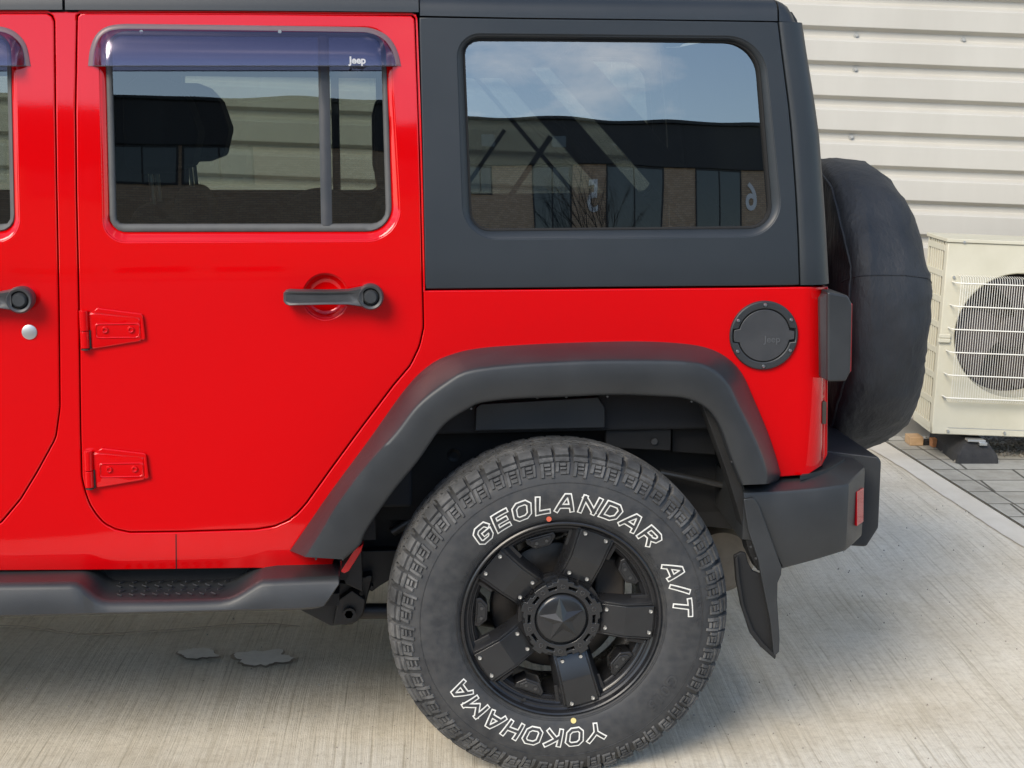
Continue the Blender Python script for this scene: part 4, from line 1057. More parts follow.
# ================================================================== WHEEL
def make_wheel():
    W = empty('wheel', HUB); W.parent = car
    # --- tyre carcass: (r, y)
    prof = [(.228, .020), (.234, .010), (.240, .004), (.252, -.004), (.27, -.0095), (.29, -.0125), (.31, -.013), (.335, -.0095), (.355, -.003), (.372, .010), (.385, .026), (.3925, .042), (.3960, .065), (.3965, .11),
            (.396, .14), (.3935, .17), (.390, .195), (.383, .213), (.370, .229), (.352, .242), (.33, .250), (.29, .2525), (.25, .247), (.228, .235)]
    pr = spline(prof, 3); T = MB().lathe(pr, 180, 'Y').build('tyre', 'tyre', W, angle=60)
    # fine moulded rings on the sidewall
    for rr, yy, w_ in ((.2445, .0005, .0012), (.2475, -.0018, .0008), (.3325, -.0100, .0010)):
        MB().lathe([(rr-w_, yy+.0010), (rr-w_*.4, yy-.0012), (rr+w_*.4, yy-.0014), (rr+w_, yy+.0002)], 160).build('moulded_ring', 'tyre', T)
    # arc-length coordinate along the profile for tread blocks
    p2 = np.array(spline(prof, 8)); dd = np.r_[0, np.cumsum(np.linalg.norm(np.diff(p2, axis=0), axis=1))]
    tg_ = np.gradient(p2, axis=0); tg_ /= np.linalg.norm(tg_, axis=1, keepdims=True); nn_ = np.stack([tg_[:, 1], -tg_[:, 0]], 1)   # outward normal (r, y)
    if nn_[len(nn_)//2][0] < 0: nn_ = -nn_
    def S_of(r, side=0):
        idx = np.argmin(np.abs(p2[:len(p2)//2, 0]-r)) if side == 0 else len(p2)//2+np.argmin(np.abs(p2[len(p2)//2:, 0]-r)); return dd[idx]
    smid = dd[-1]/2
    def pos(a, s, h):
        r = np.interp(s, dd, p2[:, 0]); y = np.interp(s, dd, p2[:, 1]); nr = np.interp(s, dd, nn_[:, 0]); ny = np.interp(s, dd, nn_[:, 1])
        l = math.hypot(nr, ny); r += nr/l*h; y += ny/l*h; return (r*math.cos(a), y, r*math.sin(a))
    NP = 58; da = 2*math.pi/NP
    mbt = MB()
    def block(a0, a1, s0, s1, h0, h1=None, skew=0, zig=0, ns=4, inset=.0012, notch=0):
        h1 = h0 if h1 is None else h1
        na = 2; grid = []; N1 = ns+1
        def edge_a(t, s_t):  # t in 0..1 along a, s_t along s
            z_ = zig*(abs((s_t*2) % 2-1)-.5)
            return a0+(a1-a0)*t+skew*(s_t-.5)+z_
        top = []; base = []
        ia = inset/.39
        for j in range(N1):
            st = j/ns; s = s0+(s1-s0)*st; h = h0+(h1-h0)*st
            top.append([pos(edge_a(t, st)+(ia if t == 0 else -ia if t == 1 else 0), min(max(s, s0+inset), s1-inset), h) for t in (0, .5, 1)])
            base.append([pos(edge_a(t, st), s, -.001) for t in (0, .5, 1)])
        n0 = len(mbt.v); vs = [p for r in top for p in r]; vb = [p for r in base for p in r]; f = []
        for j in range(ns):
            for i in range(2): a = j*3+i; f.append((a, a+1, a+4, a+3))
        o = len(vs)
        for j in range(ns): f.append((j*3, (j+1)*3, o+(j+1)*3, o+j*3)); f.append((j*3+2, o+j*3+2, o+(j+1)*3+2, (j+1)*3+2))
        for i in range(2): f.append((i, o+i, o+i+1, i+1)); e = ns*3; f.append((e+i, e+i+1, o+e+i+1, o+e+i))
        mbt.add(vs+vb, f)
    sB = S_of(.3925)
    for side in (0, 1):
        fl = (lambda s: s) if side == 0 else (lambda s: dd[-1]-s)
        def blk(a0, a1, s0, s1, *k, **kw):
            a, b = fl(s0), fl(s1)
            block(a0, a1, min(a, b), max(a, b), *k, **kw)
        for i in range(NP):
            a = i*da; j_ = .05*da*math.sin(i*2.4); a += j_
            long_ = i % 2; X = lambda t: a+t*da
            # shoulder lug with a deep void beside it
            blk(X(.06), X(.84), S_of(.3835), sB+.013, .0095, ns=5)
            blk(X(.02), X(.46), sB+.0145, sB+.030, .0095, skew=.15*da, ns=2)
            blk(X(.50), X(.95), sB+.0145, sB+.028, .0095, skew=.15*da, ns=2)
            # stepped sidewall extension: rails with short cross bars
            lo = .342 if long_ else .350
            blk(X(.05), X(.88), S_of(.3735), S_of(.3825), .0070, ns=2)
            blk(X(.05), X(.24), S_of(lo), S_of(.3730), .0050, skew=-.10*da, ns=4)
            blk(X(.66), X(.88), S_of(lo+.004), S_of(.3730), .0050, skew=-.10*da, ns=4)
            blk(X(.27), X(.63), S_of(.3665), S_of(.3715), .0058, ns=1, inset=.0006)
            blk(X(.27), X(.63), S_of(.3590), S_of(.3640), .0052, ns=1, inset=.0006)
            blk(X(.27), X(.63), S_of(.3515), S_of(.3560), .0044, ns=1, inset=.0006)
            blk(X(.28), X(.60), S_of(.3760), S_of(.3780), .0082, ns=1, inset=.0003)
    # centre blocks
    sc0 = sB+.032; sc1_ = dd[-1]-sc0; ww = (sc1_-sc0)/4
    for i in range(NP):
        for k_ in range(4):
            s0 = sc0+k_*ww+.0015; s1 = sc0+(k_+1)*ww-.0035; a = i*da+(k_ % 2)*.5*da+.05*da*math.sin(i*1.7+k_)
            block(a+.05*da, a+.45*da, s0, s1, .0095, skew=.45*da*(1 if k_ % 2 else -1), ns=2, zig=.12*da)
            block(a+.50*da, a+.93*da, s0, s1-.002, .0095, skew=.45*da*(1 if k_ % 2 else -1), ns=2, zig=.12*da)
    mbt.build('tread', 'tread', T, fix=False, angle=30)
    # --- lettering on the sidewall
    def arc_text(body, r, a_mid, size, sweep, material, lift, offset, shear=0.0, name='lettering', ex=.0008):
        v0_, _ = text_mesh(body, size, ex, shear, 0, 1.16); wtot = max(p.x for p in v0_)-min(p.x for p in v0_)
        vs, fs = text_mesh(body, size, ex, shear, offset, 1.16)
        k = sweep*r/wtot; out = []
        for p in vs:
            a = R(a_mid)-p.x*k/r; rr = r+p.y
            yb = float(np.interp(rr, p2[:len(p2)//2, 0], p2[:len(p2)//2, 1])); out.append((rr*math.cos(a), yb-lift-p.z, rr*math.sin(a)))
        MB().add(out, fs).build(name, material, T, smooth=False)
    # raised letters: white rim with a black face, drawn as strokes
    GL = {'G': (.8, [([(.8, .80), (.66, 1), (.18, 1), (0, .82), (0, .18), (.18, 0), (.66, 0), (.8, .16), (.8, .44), (.46, .44)], 0)]),
          'E': (.72, [([(.72, 1), (0, 1), (0, 0), (.72, 0)], 0), ([(0, .5), (.62, .5)], 0)]),
          'O': (.84, [([(0, .2), (.2, 0), (.64, 0), (.84, .2), (.84, .8), (.64, 1), (.2, 1), (0, .8)], 1)]),
          'L': (.66, [([(0, 1), (0, 0), (.66, 0)], 0)]),
          'A': (.92, [([(0, 0), (.38, 1), (.54, 1), (.92, 0)], 0), ([(.16, .27), (.76, .27)], 0)]),
          'N': (.82, [([(0, 0), (0, 1)], 0), ([(0, .95), (.82, .05)], 0), ([(.82, 0), (.82, 1)], 0)]),
          'D': (.8, [([(0, 0), (.56, 0), (.8, .24), (.8, .76), (.56, 1), (0, 1)], 1)]),
          'R': (.8, [([(0, 0), (0, 1), (.62, 1), (.8, .86), (.8, .58), (.62, .44), (0, .44)], 0), ([(.42, .44), (.8, 0)], 0)]),
          'T': (.84, [([(0, 1), (.84, 1)], 0), ([(.42, 1), (.42, 0)], 0)]), '/': (.34, [([(0, 0), (.34, 1)], 0)]),
          'Y': (.9, [([(0, 1), (.45, .5)], 0), ([(.9, 1), (.45, .5)], 0), ([(.45, .52), (.45, 0)], 0)]),
          'K': (.82, [([(0, 0), (0, 1)], 0), ([(.78, 1), (.06, .42)], 0), ([(.24, .56), (.82, 0)], 0)]),
          'H': (.8, [([(0, 0), (0, 1)], 0), ([(.8, 0), (.8, 1)], 0), ([(0, .5), (.8, .5)], 0)]),
          'M': (1.0, [([(0, 0), (0, 1)], 0), ([(0, .95), (.5, .3)], 0), ([(.5, .3), (1, .95)], 0), ([(1, 0), (1, 1)], 0)])}
    def stroke_word(body, r_mid, a0, a1, h, hw_w, hw_b, gap, shear=.20):
        tot = sum(GL[c][0] for c in body)+gap*(len(body)-1); arc = R(a0-a1)*r_mid; kx = (arc-2*hw_w)/tot
        for hw, lift, mt in ((hw_w, .0007, 'letter'), (hw_b, .0016, 'tyre')):
            mb = MB(); x = hw_w-arc/2; idx = 0
            for c in body:
                w_, strokes = GL[c]
                for pts, closed in strokes:
                    idx += 1; q = np.array([(x+px_*kx+(py_-.5)*h*shear, (py_-.5)*h) for px_, py_ in pts], float); n = len(q)
                    if not closed:
                        e0 = q[0]-q[1]; e1 = q[-1]-q[-2]; q[0] += e0/np.linalg.norm(e0)*hw*.92; q[-1] += e1/np.linalg.norm(e1)*hw*.92
                    dl = np.array(resample(q, max(8, int(np.linalg.norm(np.diff(q, axis=0), axis=1).sum()/.004)), False)) if False else q
                    L_, R_ = [], []
                    for i in range(n):
                        pi = q[i-1] if (i or closed) else None; ni = q[(i+1) % n] if (i < n-1 or closed) else None
                        ds = [v/np.linalg.norm(v) for v in ((q[i]-pi) if pi is not None else None, (ni-q[i]) if ni is not None else None) if v is not None]
                        nn = [np.array([-d[1], d[0]]) for d in ds]; m_ = sum(nn); m_ = m_/np.linalg.norm(m_); k_ = min(1/max(m_@nn[0], .35), 2.0)
                        L_.append(q[i]+m_*hw*k_); R_.append(q[i]-m_*hw*k_)
                    rng = range(n if closed else n-1)
                    for i in rng:
                        j = (i+1) % n; sub = max(1, int(np.linalg.norm(q[j]-q[i])/.005)); ring = []
                        for t in range(sub+1):
                            row_ = []
                            for f in (0, .5, 1):
                                A_ = L_[i]+(L_[j]-L_[i])*t/sub; B_ = R_[i]+(R_[j]-R_[i])*t/sub; p = A_+(B_-A_)*f
                                rr = r_mid+p[1]; aa = R((a0+a1)/2)-p[0]/r_mid; yb = float(np.interp(rr, p2[:len(p2)//2, 0], p2[:len(p2)//2, 1]))
                                row_.append((rr*math.cos(aa), yb-lift-idx*.00002, rr*math.sin(aa)))
                            ring.append(row_)
                        mb.loft(ring, False)
                x += (w_+gap)*kx
            mb.build('lettering', mt, T, smooth=False)
    stroke_word('GEOLANDAR', .2850, 135, 40, .0345, .0064, .0033, .50)
    stroke_word('A/T', .2850, 28.5, 1.0, .0345, .0064, .0033, .55)
    stroke_word('YOKOHAMA', .2870, -69, -151, .0335, .0061, .0031, .50)
    arc_text('G015', .302, -37, .036, R(18), 'tyre', .0012, .0010, .12)
    arc_text('265/70R17 115T', .2515, 142, .0125, R(30), 'tyre', .0008, .0002)
    arc_text('TUBELESS M+S', .2515, 37, .0125, R(28), 'tyre', .0008, .0002)
    arc_text('RADIAL', .3235, 5, .014, R(16), 'tyre', .0010, .0004)
    for a, mt in ((-83.5, 'yellow'), (97.5, 'orange')):
        r = .2478 if mt == 'orange' else .2495; MB().cyl((r*math.cos(R(a)), -.0025, r*math.sin(R(a))), (r*math.cos(R(a)), -.006, r*math.sin(R(a))), .0065 if mt == 'yellow' else .006, n=16).build('paint_dot', mt, T)
    # --- rim
    rp_ = [(.2355, .020), (.2375, .006), (.2365, .000), (.2335, -.002), (.2300, .000), (.2275, .005), (.2260, .012), (.222, .016), (.2185, .0165), (.2165, .019), (.2155, .026), (.2120, .028), (.2100, .031), (.2090, .05), (.1985, .075), (.196, .11), (.200, .20), (.225, .245), (.237, .25)]
    RM = MB().lathe(rp_, 128, 'Y').build('rim', 'rim', W, angle=28)
    # spokes
    SPA = [-4+72*k_ for k_ in range(5)]
    for a in SPA:
        ca, sa = math.cos(R(a)), math.sin(R(a))
        def q(r, t, y): return Vector((r*ca-t*sa, y, r*sa+t*ca))
        def sect(r, w0, y0, w1, y1): return [q(r, -w1, y1), q(r, -w0-.003, y0+.004), q(r, -w0, y0), q(r, w0, y0), q(r, w0+.003, y0+.004), q(r, w1, y1)]
        sp = [sect(.070, .040, .038, .050, .07), sect(.098, .040, .030, .050, .065), (sect(.150, .041, .0105, .053, .050)), sect(.198, .044, .014, .060, .045), sect(.2155, .046, .016, .066, .040), sect(.222, .046, .018, .068, .040)]
        S_ = MB().loft(sp, True, True, True).build('spoke', 'rim', RM, angle=30)
        pl = [[q(r, -w_, y+.004), q(r, -w_, y), q(r, w_, y), q(r, w_, y+.004)] for r, w_, y in ((.096, .0340, .0275), (.150, .0355, .0062), (.1515, .0355, .006), (.2185, .0385, .0105))]
        PL = MB().loft(pl, True, True, True).build('spoke_plate', 'rimplate', S_, bevel=.0012, angle=20, seg=2)
        for sg in (-1, 1):
            rib = [[q(r, sg*w_, y), q(r, sg*w_, y-.0022), q(r, sg*(w_+.0032), y-.0022), q(r, sg*(w_+.0032), y)] for r, w_, y in ((.100, .0365, .0300), (.150, .0375, .0108), (.198, .0400, .0142), (.214, .0415, .0160))]
            MB().loft(rib, True, True, True).build('spoke_edge', 'rimplate', S_, bevel=.0006, seg=1)
            MB().loft([[q(r, sg*w_, y), q(r, sg*w_, y+.004), q(r, sg*(w_+.009), y+.004), q(r, sg*(w_+.009), y)] for r, w_, y in ((.165, .047, .030), (.205, .052, .028))], True, True, True).build('spoke_step', 'rim', S_, bevel=.001)
        for (r, t) in ((.107, .0225), (.107, -.0225), (.2105, .026), (.2105, -.026)):
            y = float(np.interp(r, [.096, .151, .2185], [.0275, .006, .0105])); c_ = q(r, t, y)
            MB().lathe([(0, -.0030), (.0022, -.0030), (.0026, -.0042), (.0042, -.0042), (.0052, -.002), (.0052, .001)], 14, 'Y', c_).build('plate_bolt', 'steel', S_)
        # pocket between this spoke and the next
        b = a+36
        cb_, sb_ = math.cos(R(b)), math.sin(R(b))
        def q2(r, t, y): return Vector((r*cb_-t*sb_, y, r*sb_+t*cb_))
        hexo = [(-.034, .202), (.034, .202), (.036, .190), (.018, .172), (-.018, .172), (-.036, .190)]
        k2 = MB().prism([q2(r, t, .033) for t, r in hexo], (0, .055, 0)).build('pocket_block', 'rim', RM, bevel=.003)
        MB().prism([q2(187+(r*1000-187)*.72 if False else .187+(r-.187)*.66, t*.74, .0328) for t, r in hexo], (0, -.003, 0)).build('pocket_plate', 'rimplate', RM, bevel=.0015)
        for t in (-.012, .012): MB().cyl(q2(.187, t, .031), q2(.187, t, .0265), .0040, n=8).build('pocket_bolt', 'bolt', RM)
        # ledge arc joining lip and pocket
        lp = []
        for i in range(13):
            t = R(b-21+42*i/12); lp.append([(rr*math.cos(t), yy, rr*math.sin(t)) for rr, yy in ((.2165, .030), (.2080, .030), (.2060, .034), (.200, .040), (.196, .060))])
        MB().loft(lp, False).build('rim_ledge', 'rim', RM, angle=25)
        for (ra_, rb_, yy) in ((.2135, .2150, .0285), (.2035, .2048, .0375)):
            lp = [[(rr*math.cos(t), yz, rr*math.sin(t)) for rr, yz in ((ra_, yy), (ra_+.0004, yy-.0022), (rb_-.0004, yy-.0022), (rb_, yy))] for t in [R(b-19+38*i/12) for i in range(13)]]
            MB().loft(lp, False).build('ledge_rib', 'rim', RM)
        # web strut between spokes near the hub
        MB().prism([q2(.066, -.036, .05), q2(.066, .036, .05), q2(.088, .044, .05), q2(.083, 0, .05), q2(.088, -.044, .05)], (0, .03, 0)).build('hub_web', 'rim', RM, bevel=.003)
    # hub gear ring
    pts = []; NT = 5
    for i in range(400):
        t = 2*math.pi*i/400; ph = (math.degrees(t)-88) % 72; d0 = min(ph, 72-ph)
        rr = .0915
        if d0 < 7.5: rr = .0985
        elif 17 < d0 < 25: rr = .0865
        pts.append((rr*math.cos(t), rr*math.sin(t)))
    slots = []
    for k_ in range(10):
        a = 88+18+36*k_; h = []
        for (dr, dt) in ((-.0025, -.0095), (-.0025, .0095), (.0035, .0095), (.0035, -.0095)):
            rr = .0765+dr; t = R(a)+dt/.0765; h.append((rr*math.cos(t), rr*math.sin(t)))
        slots.append(densify(h, .006))
    flatp('hub_ring', pts, [circ(.0635, 80)]+slots, .006, 'rimplate', RM, thick=.025, bev=.0018, grid=.02)
    for k_ in range(10):
        a = R(88+36*k_); c_ = (.0790*math.cos(a), .006, .0790*math.sin(a)); MB().lathe([(0, .0005), (.0035, .0005), (.004, -.0016), (.0055, -.0014), (.0062, .0005)], 16, 'Y', c_).build('lug', 'bolt', RM)
    MB().lathe([(0, .0), (.03, .0005), (.052, .003), (.0585, .006), (.0600, .012), (.0600, .03)], 64).build('centre_cap', 'rimplate', RM, angle=60)
    MB().lathe([(.0595, .014), (.0640, .014)], 64).build('cap_groove', 'gap', RM)
    MB().lathe([(.0, .035), (.10, .035), (.10, .06), (0.07, .09)], 64).build('hub_core', 'rim', RM)
    st = MB(); tip = []
    for i in range(10):
        a = R(96)+i*math.pi/5; rr = .055 if i % 2 == 0 else .0225; tip.append((rr*math.cos(a), .0025 if i % 2 == 0 else -.0008, rr*math.sin(a)))
    st.add([(0, -.0150, 0)]+tip+[(x, .012, z) for x, _, z in tip], [(0, 1+i, 1+(i+1) % 10) for i in range(10)]+[(1+i, 11+i, 11+(i+1) % 10, 1+(i+1) % 10) for i in range(10)])
    st.build('star_emblem', 'rimplate', RM, smooth=False)
    MB().cyl((-.087, .034, -.205), (-.087, .010, -.197), .004, n=10).build('tyre_valve', 'gap', RM)
    # --- brake behind the spokes
    DC = MB().lathe([(.075, .115), (.080, .112), (.150, .112), (.155, .115), (.155, .13), (.15, .133), (.08, .133)], 80).build('brake_disc', 'disc', W, angle=40)
    MB().lathe([(0, .085), (.07, .085), (.085, .095), (.088, .16), (.0, .16)], 40).build('brake_hub', 'chassis', DC)
    sh = MB()
    l1 = []
    for i in range(20):
        t = R(60+200*i/19); l1.append([(.07*math.cos(t), .135, .07*math.sin(t)), (.158*math.cos(t), .135, .158*math.sin(t)), (.160*math.cos(t), .125, .160*math.sin(t))])
    sh.loft(l1, False).build('dust_shield', 'chassis', DC)
    MB().box((.09, .09, .02), (.165, .16, .12)).build('brake_caliper', 'rust', DC, bevel=.01)
    return W
WH = make_wheel()

def copy_tree(o, parent=None):
    c = o.copy(); COL.objects.link(c); c.parent = parent
    for ch in list(o.children): copy_tree(ch, c)
    return c
for loc, rz in (((0, 2*YC, .39), math.pi), ((-2.947, 0, .39), 0), ((-2.947, 2*YC, .39), math.pi)):
    c = copy_tree(WH, car); c.location = loc; c.rotation_euler = (0, R(37) if rz == 0 else R(20), rz)
WH.rotation_euler = (0, 0, 0)

# ---- far side: mirror images of the side parts
def mirror_obj(o, parent):
    me = o.data.copy() if o.data else None
    if me:
        mat_keep = list(me.materials); nm = o.data.name
        mw = o.matrix_world
        if nm in NORM:
            VV, faces, NN = NORM[nm]; V2 = VV.copy(); V2[:, 1] = 2*YC-V2[:, 1]; N2 = NN.copy(); N2[:, 1] *= -1
            me2 = bpy.data.meshes.new(nm); me2.from_pydata(V2.tolist(), [], [f[::-1] for f in faces]); me2.shade_smooth(); me2.normals_split_custom_set_from_vertices(N2.tolist())
        else:
            me2 = me; co = np.empty(len(me.vertices)*3); me.vertices.foreach_get('co', co); co = co.reshape(-1, 3); co[:, 1] = 2*YC-co[:, 1]; me.vertices.foreach_set('co', co.ravel()); me2.flip_normals()
        if not me2.materials:
            for mm in mat_keep: me2.materials.append(mm)
        c = bpy.data.objects.new(o.name.split('.')[0], me2); COL.objects.link(c); c.parent = parent
        for md in o.modifiers:
            b = c.modifiers.new('bevel', 'BEVEL'); b.width = md.width; b.segments = md.segments; b.limit_method = 'ANGLE'; b.angle_limit = md.angle_limit; b.harden_normals = True
        return c
for o in MIRROR:
    if o.name.startswith(('liner_panel', 'bolt', 'pipe')): continue
    c = mirror_obj(o, car)
    for ch in o.children:
        if ch.data and ch.name.split('.')[0] in ('window_glass', 'window_reveal', 'window_seal', 'window_gasket', 'window_divider', 'mount', 'light_lens', 'reflector'): mirror_obj(ch, c)

# ---- spare wheel in its cover
pc0 = P(838, 303, YC)
Rz = (P(850, 159, YC).z-P(850, 447, YC).z)/2; zc_ = (P(850, 159, YC).z+P(850, 447, YC).z)/2
def X_at(px): return P(px, 303, YC).x
xl, xr2 = X_at(811), X_at(926)
prof = [(.30, xl+.00), (.80, xl-.01), (.95, xl+.00), (1.0, xl+.03), (1.005, xl+.07), (1.0, X_at(846 )), (.985, X_at(858 )), (.955, X_at(867 )), (.91, X_at(876 )), (.83, X_at(885 )), (.70, X_at(892 )), (.5, X_at(897 )), (.25, X_at(901 )), (0.01, X_at(902 ))]
ps = spline(prof, 6); loops = []
for (f, x) in ps:
    l = []
    for i in range(160):
        t = 2*math.pi*i/160; cx_, sz = math.cos(t), math.sin(t)
        sag = .010*max(0, -sz)*f
        nz_ = noise.noise(Vector((x*7, cx_*2.5*f, sz*2.5*f)))*.012+noise.noise(Vector((x*14+9, cx_*6*f, sz*6*f)))*.0045+(1-abs(noise.noise(Vector((x*9+2, cx_*4*f+sz*3, sz*5*f)))))**7*.007
        fold = .004*math.sin(t*9+x*20)*max(0, f-.85)/.15
        rr = Rz*f*(1+(nz_+fold)*1.2)
        xx = x+nz_*.9*(1-f*.3)+(.022*max(0, -sz)*f-.012*max(0, sz)*f)*(1 if x > xl+.12 else 0)*max(0, min(1, (x-xl-.1)/.1))
        l.append((xx, YC-rr*cx_, zc_+rr*sz-sag*.3))
    loops.append(l)
SP = MB().loft(loops, True, False, True).build('spare_wheel_cover', 'fabric', car, angle=80)
seam = []
a = R(19)
for (f, x) in ps[6:60]:
    i = int(round((a)/(2*math.pi)*160)); k_ = ps.index((f, x)); q_ = Vector(loops[k_][i]); n_ = Vector((.2, -math.cos(a), math.sin(a))).normalized(); seam.append(q_+n_*.001)
MB().tube(seam, .0016, n=6).build('seam', 'fabric', SP)
edge_ = [Vector(loops[10][i])+Vector((-.0, -.002, 0)) for i in range(-42, 43)]
MB().tube(edge_, .004, n=8).build('elastic_hem', 'fabric', SP)
MB().lathe([(.0, -.18), (.12, -.18), (.15, -.02), (.15, .02)], 24, 'X', (xl, YC, zc_)).build('spare_carrier', 'dark', car)

# ---- interior
def seat(px0, Y, parent, zb):
    x = px0; e = empty('seat', (x, Y, zb)); e.parent = parent
    MB().loft([[Vector((-.30+a, b, 0)) for a, b in ((-.0, -.24), (.5, -.24), (.5, .24), (0, .24))], [Vector((-.30+a, b, .16)) for a, b in ((0, -.24), (.5, -.24), (.5, .24), (0, .24))]], True, True, True).build('cushion', 'seat', e, bevel=.04, seg=3)
    lp = []
    for (zz, xx, d, hw) in ((.10, .18, .13, .23), (.3, .21, .13, .25), (.5, .25, .12, .24), (.62, .29, .10, .20), (.67, .30, .06, .15)):
        lp.append([Vector((xx+dx, y, zz)) for dx, y in ((0, -hw), (d*.6, -hw*.98), (d, -hw*.7), (d, hw*.7), (d*.6, hw*.98), (0, hw), (-d*.1, hw*.5), (-d*.1, -hw*.5))])
    MB().loft(lp, True, True, True).build('seat_back', 'seat', e, bevel=.02, seg=2, angle=50)
    lp = []
    for (zz, xx, d, hw) in ((.745, .26, .10, .10), (.76, .25, .15, .14), (.84, .25, .17, .15), (.92, .25, .145, .14), (.96, .26, .10, .11), (.975, .275, .05, .07)):
        lp.append([Vector((xx+dx+.03, y, zz)) for dx, y in ((0, -hw), (d*.6, -hw), (d, -hw*.6), (d, hw*.6), (d*.6, hw), (0, hw))])
    HR = MB().loft(lp, True, True, True).build('headrest', 'seat', e, bevel=.015, seg=3, angle=60)
    for y in (-.06, .06): MB().cyl((.335, y, .64), (.325, y, .78), .006, n=10).build('headrest_post', 'steel', HR)
hp = P(165, 125, .48)
for yy in (.48, 2*YC-.48): seat(hp.x-.36, yy, car, hp.z-.86)
hp2 = P(470, 140, .50)
for yy in (.50, 2*YC-.50): seat(hp2.x-.52, yy, car, hp.z-.90)
# door trim (dark) below the window inside, dashboard
for yy in (Y0+.06, 2*YC-Y0-.10):
    MB().box((-2.25, yy, .62), (-.34, yy+.04, P(250, 223, Y0+.06).z-.02)).build('door_trim', 'seat', car, bevel=.01)
for yy in (Y0+.05, 2*YC-Y0-.08):
    MB().box((-.34, yy, .8), (.54, yy+.03, P(600, 233, Y0+.06).z)).build('inner_side_trim', 'seat', car, bevel=.01)
zroof = SH.at(600, 22).z
MB().box((-2.2, Y0+.14, zroof-.005), (P(780, 30, .2).x-.02, 2*YC-Y0-.14, zroof+.02)).build('headliner', 'seat', car)
# padded sports bar
def vb(px, py, Y): return P(px, py, Y)
for yy in (.30, 2*YC-.30):
    xh = lambda q_: P(q_, 60, .30).x
    zf = 1.02
    qa, qb = P(580, 75, .30), P(665, 173, .30); sl_ = (qb.z-qa.z)/(qb.x-qa.x)
    zx = lambda z: qa.x+(z-qa.z)/sl_
    bar = [(zx(zroof-.07), yy, zroof-.07), (zx(1.5), yy, 1.5), (zx(1.3), yy, 1.3), (zx(1.02), yy, 1.02)]
    MB().tube(bar, .044, n=16).build('sports_bar', 'seat', car)
    MB().tube([(xh(440)-.02, yy, 1.0), (xh(436), yy, 1.35), (xh(440)+.02, yy, zroof-.08), (zx(zroof-.07), yy, zroof-.07)], .030, n=12).build('sports_bar', 'seat', car)
    MB().tube([(zx(zroof-.07)-.13, yy+.03, zroof-.08), (zx(1.02)-.16, yy+.06, 1.02)], .007, n=8).build('seat_belt', 'seat', car)
    MB().tube([(zx(zroof-.07)-.30, yy+.03, 1.1), (zx(zroof-.07)-.02, yy+.06, 1.5)], .007, n=8).build('seat_belt', 'seat', car)
    MB().tube([(-2.1, yy, zroof-.07), (-1.2, yy, zroof-.06), (xh(440), yy, zroof-.07)], .034, n=12).build('sports_bar', 'seat', car)
MB().tube([(P(432, 60, .3).x+.03, .30, zroof-.09), (P(432, 60, .3).x+.03, 2*YC-.30, zroof-.09)], .036, n=12).build('sports_bar_cross', 'seat', car)
# luggage tied behind the seats: dark folded cloth below the window line
MB().tube(spline([(P(300, 212, .5).x, .5, P(300, 216, .5).z), (P(320, 208, .55).x, .55, P(320, 207, .55).z), (P(345, 214, .6).x, .62, P(345, 216, .6).z)], 5), .05, n=14).build('folded_jacket', M['seat'], car)

# ---- nose of the car beyond the frame: cowl, wings, bonnet, screen, grille
xA = FD and S0.at(-420, 300).x
zhood = P(100, 250, Y0).z-.05
MB().loft([[(xA-.004, Y0+.01, .60), (xA-.004, Y0+.02, zhood+.04), (xA-.004, 2*YC-Y0-.02, zhood+.04), (xA-.004, 2*YC-Y0-.01, .60)],
           [(xA-.35, Y0+.04, .62), (xA-.35, Y0+.06, zhood+.02), (xA-.35, 2*YC-Y0-.06, zhood+.02), (xA-.35, 2*YC-Y0-.04, .62)],
           [(-3.45, Y0+.20, .66), (-3.45, Y0+.22, zhood-.07), (-3.45, 2*YC-Y0-.22, zhood-.07), (-3.45, 2*YC-Y0-.20, .66)]], True, True, True).build('bonnet', 'red', car, bevel=.03, seg=3)
for s_ in (0, 1):
    f = (lambda y: y) if s_ == 0 else (lambda y: 2*YC-y)
    rws_ = []
    for t in np.linspace(0, 1, 16):
        a = math.pi*(.02+.96*t); xx = -2.947-.50*math.cos(a)*-1; zz = .50+.42*math.sin(a)**.5
        rws_.append([(xx, f(.22), zz+.005), (xx, f(.10), zz), (xx, f(.01), zz-.03), (xx, f(.005), zz-.075), (xx, f(.03), zz-.08)])
    MB().loft(rws_, False).build('wheel_arch_flare', 'plastic', car, angle=50)
MB().box((-3.75, .25, .52), (-3.5, 2*YC-.25, .72)).build('front_bumper', 'plastic', car, bevel=.02)
g_ = MB()
for i in range(7):
    y = YC-.27+i*.09; g_.box((-3.462, y-.028, .78), (-3.452, y+.028, zhood-.14))
g_.build('grille_slots', 'gap', car)
for y in (YC-.45, YC+.45): MB().cyl((-3.45, y, zhood-.22), (-3.475, y, zhood-.22), .09, n=32).build('headlight', 'steel', car, bevel=.005)
za, zb2 = zhood+.04, zroof+.03
MB().prism([(xA-.02, Y0+.06, za), (xA-.02, 2*YC-Y0-.06, za), (xA+.20, 2*YC-Y0-.12, zb2), (xA+.20, Y0+.12, zb2)], (.01, 0, .0)).build('windscreen', 'glass', car)

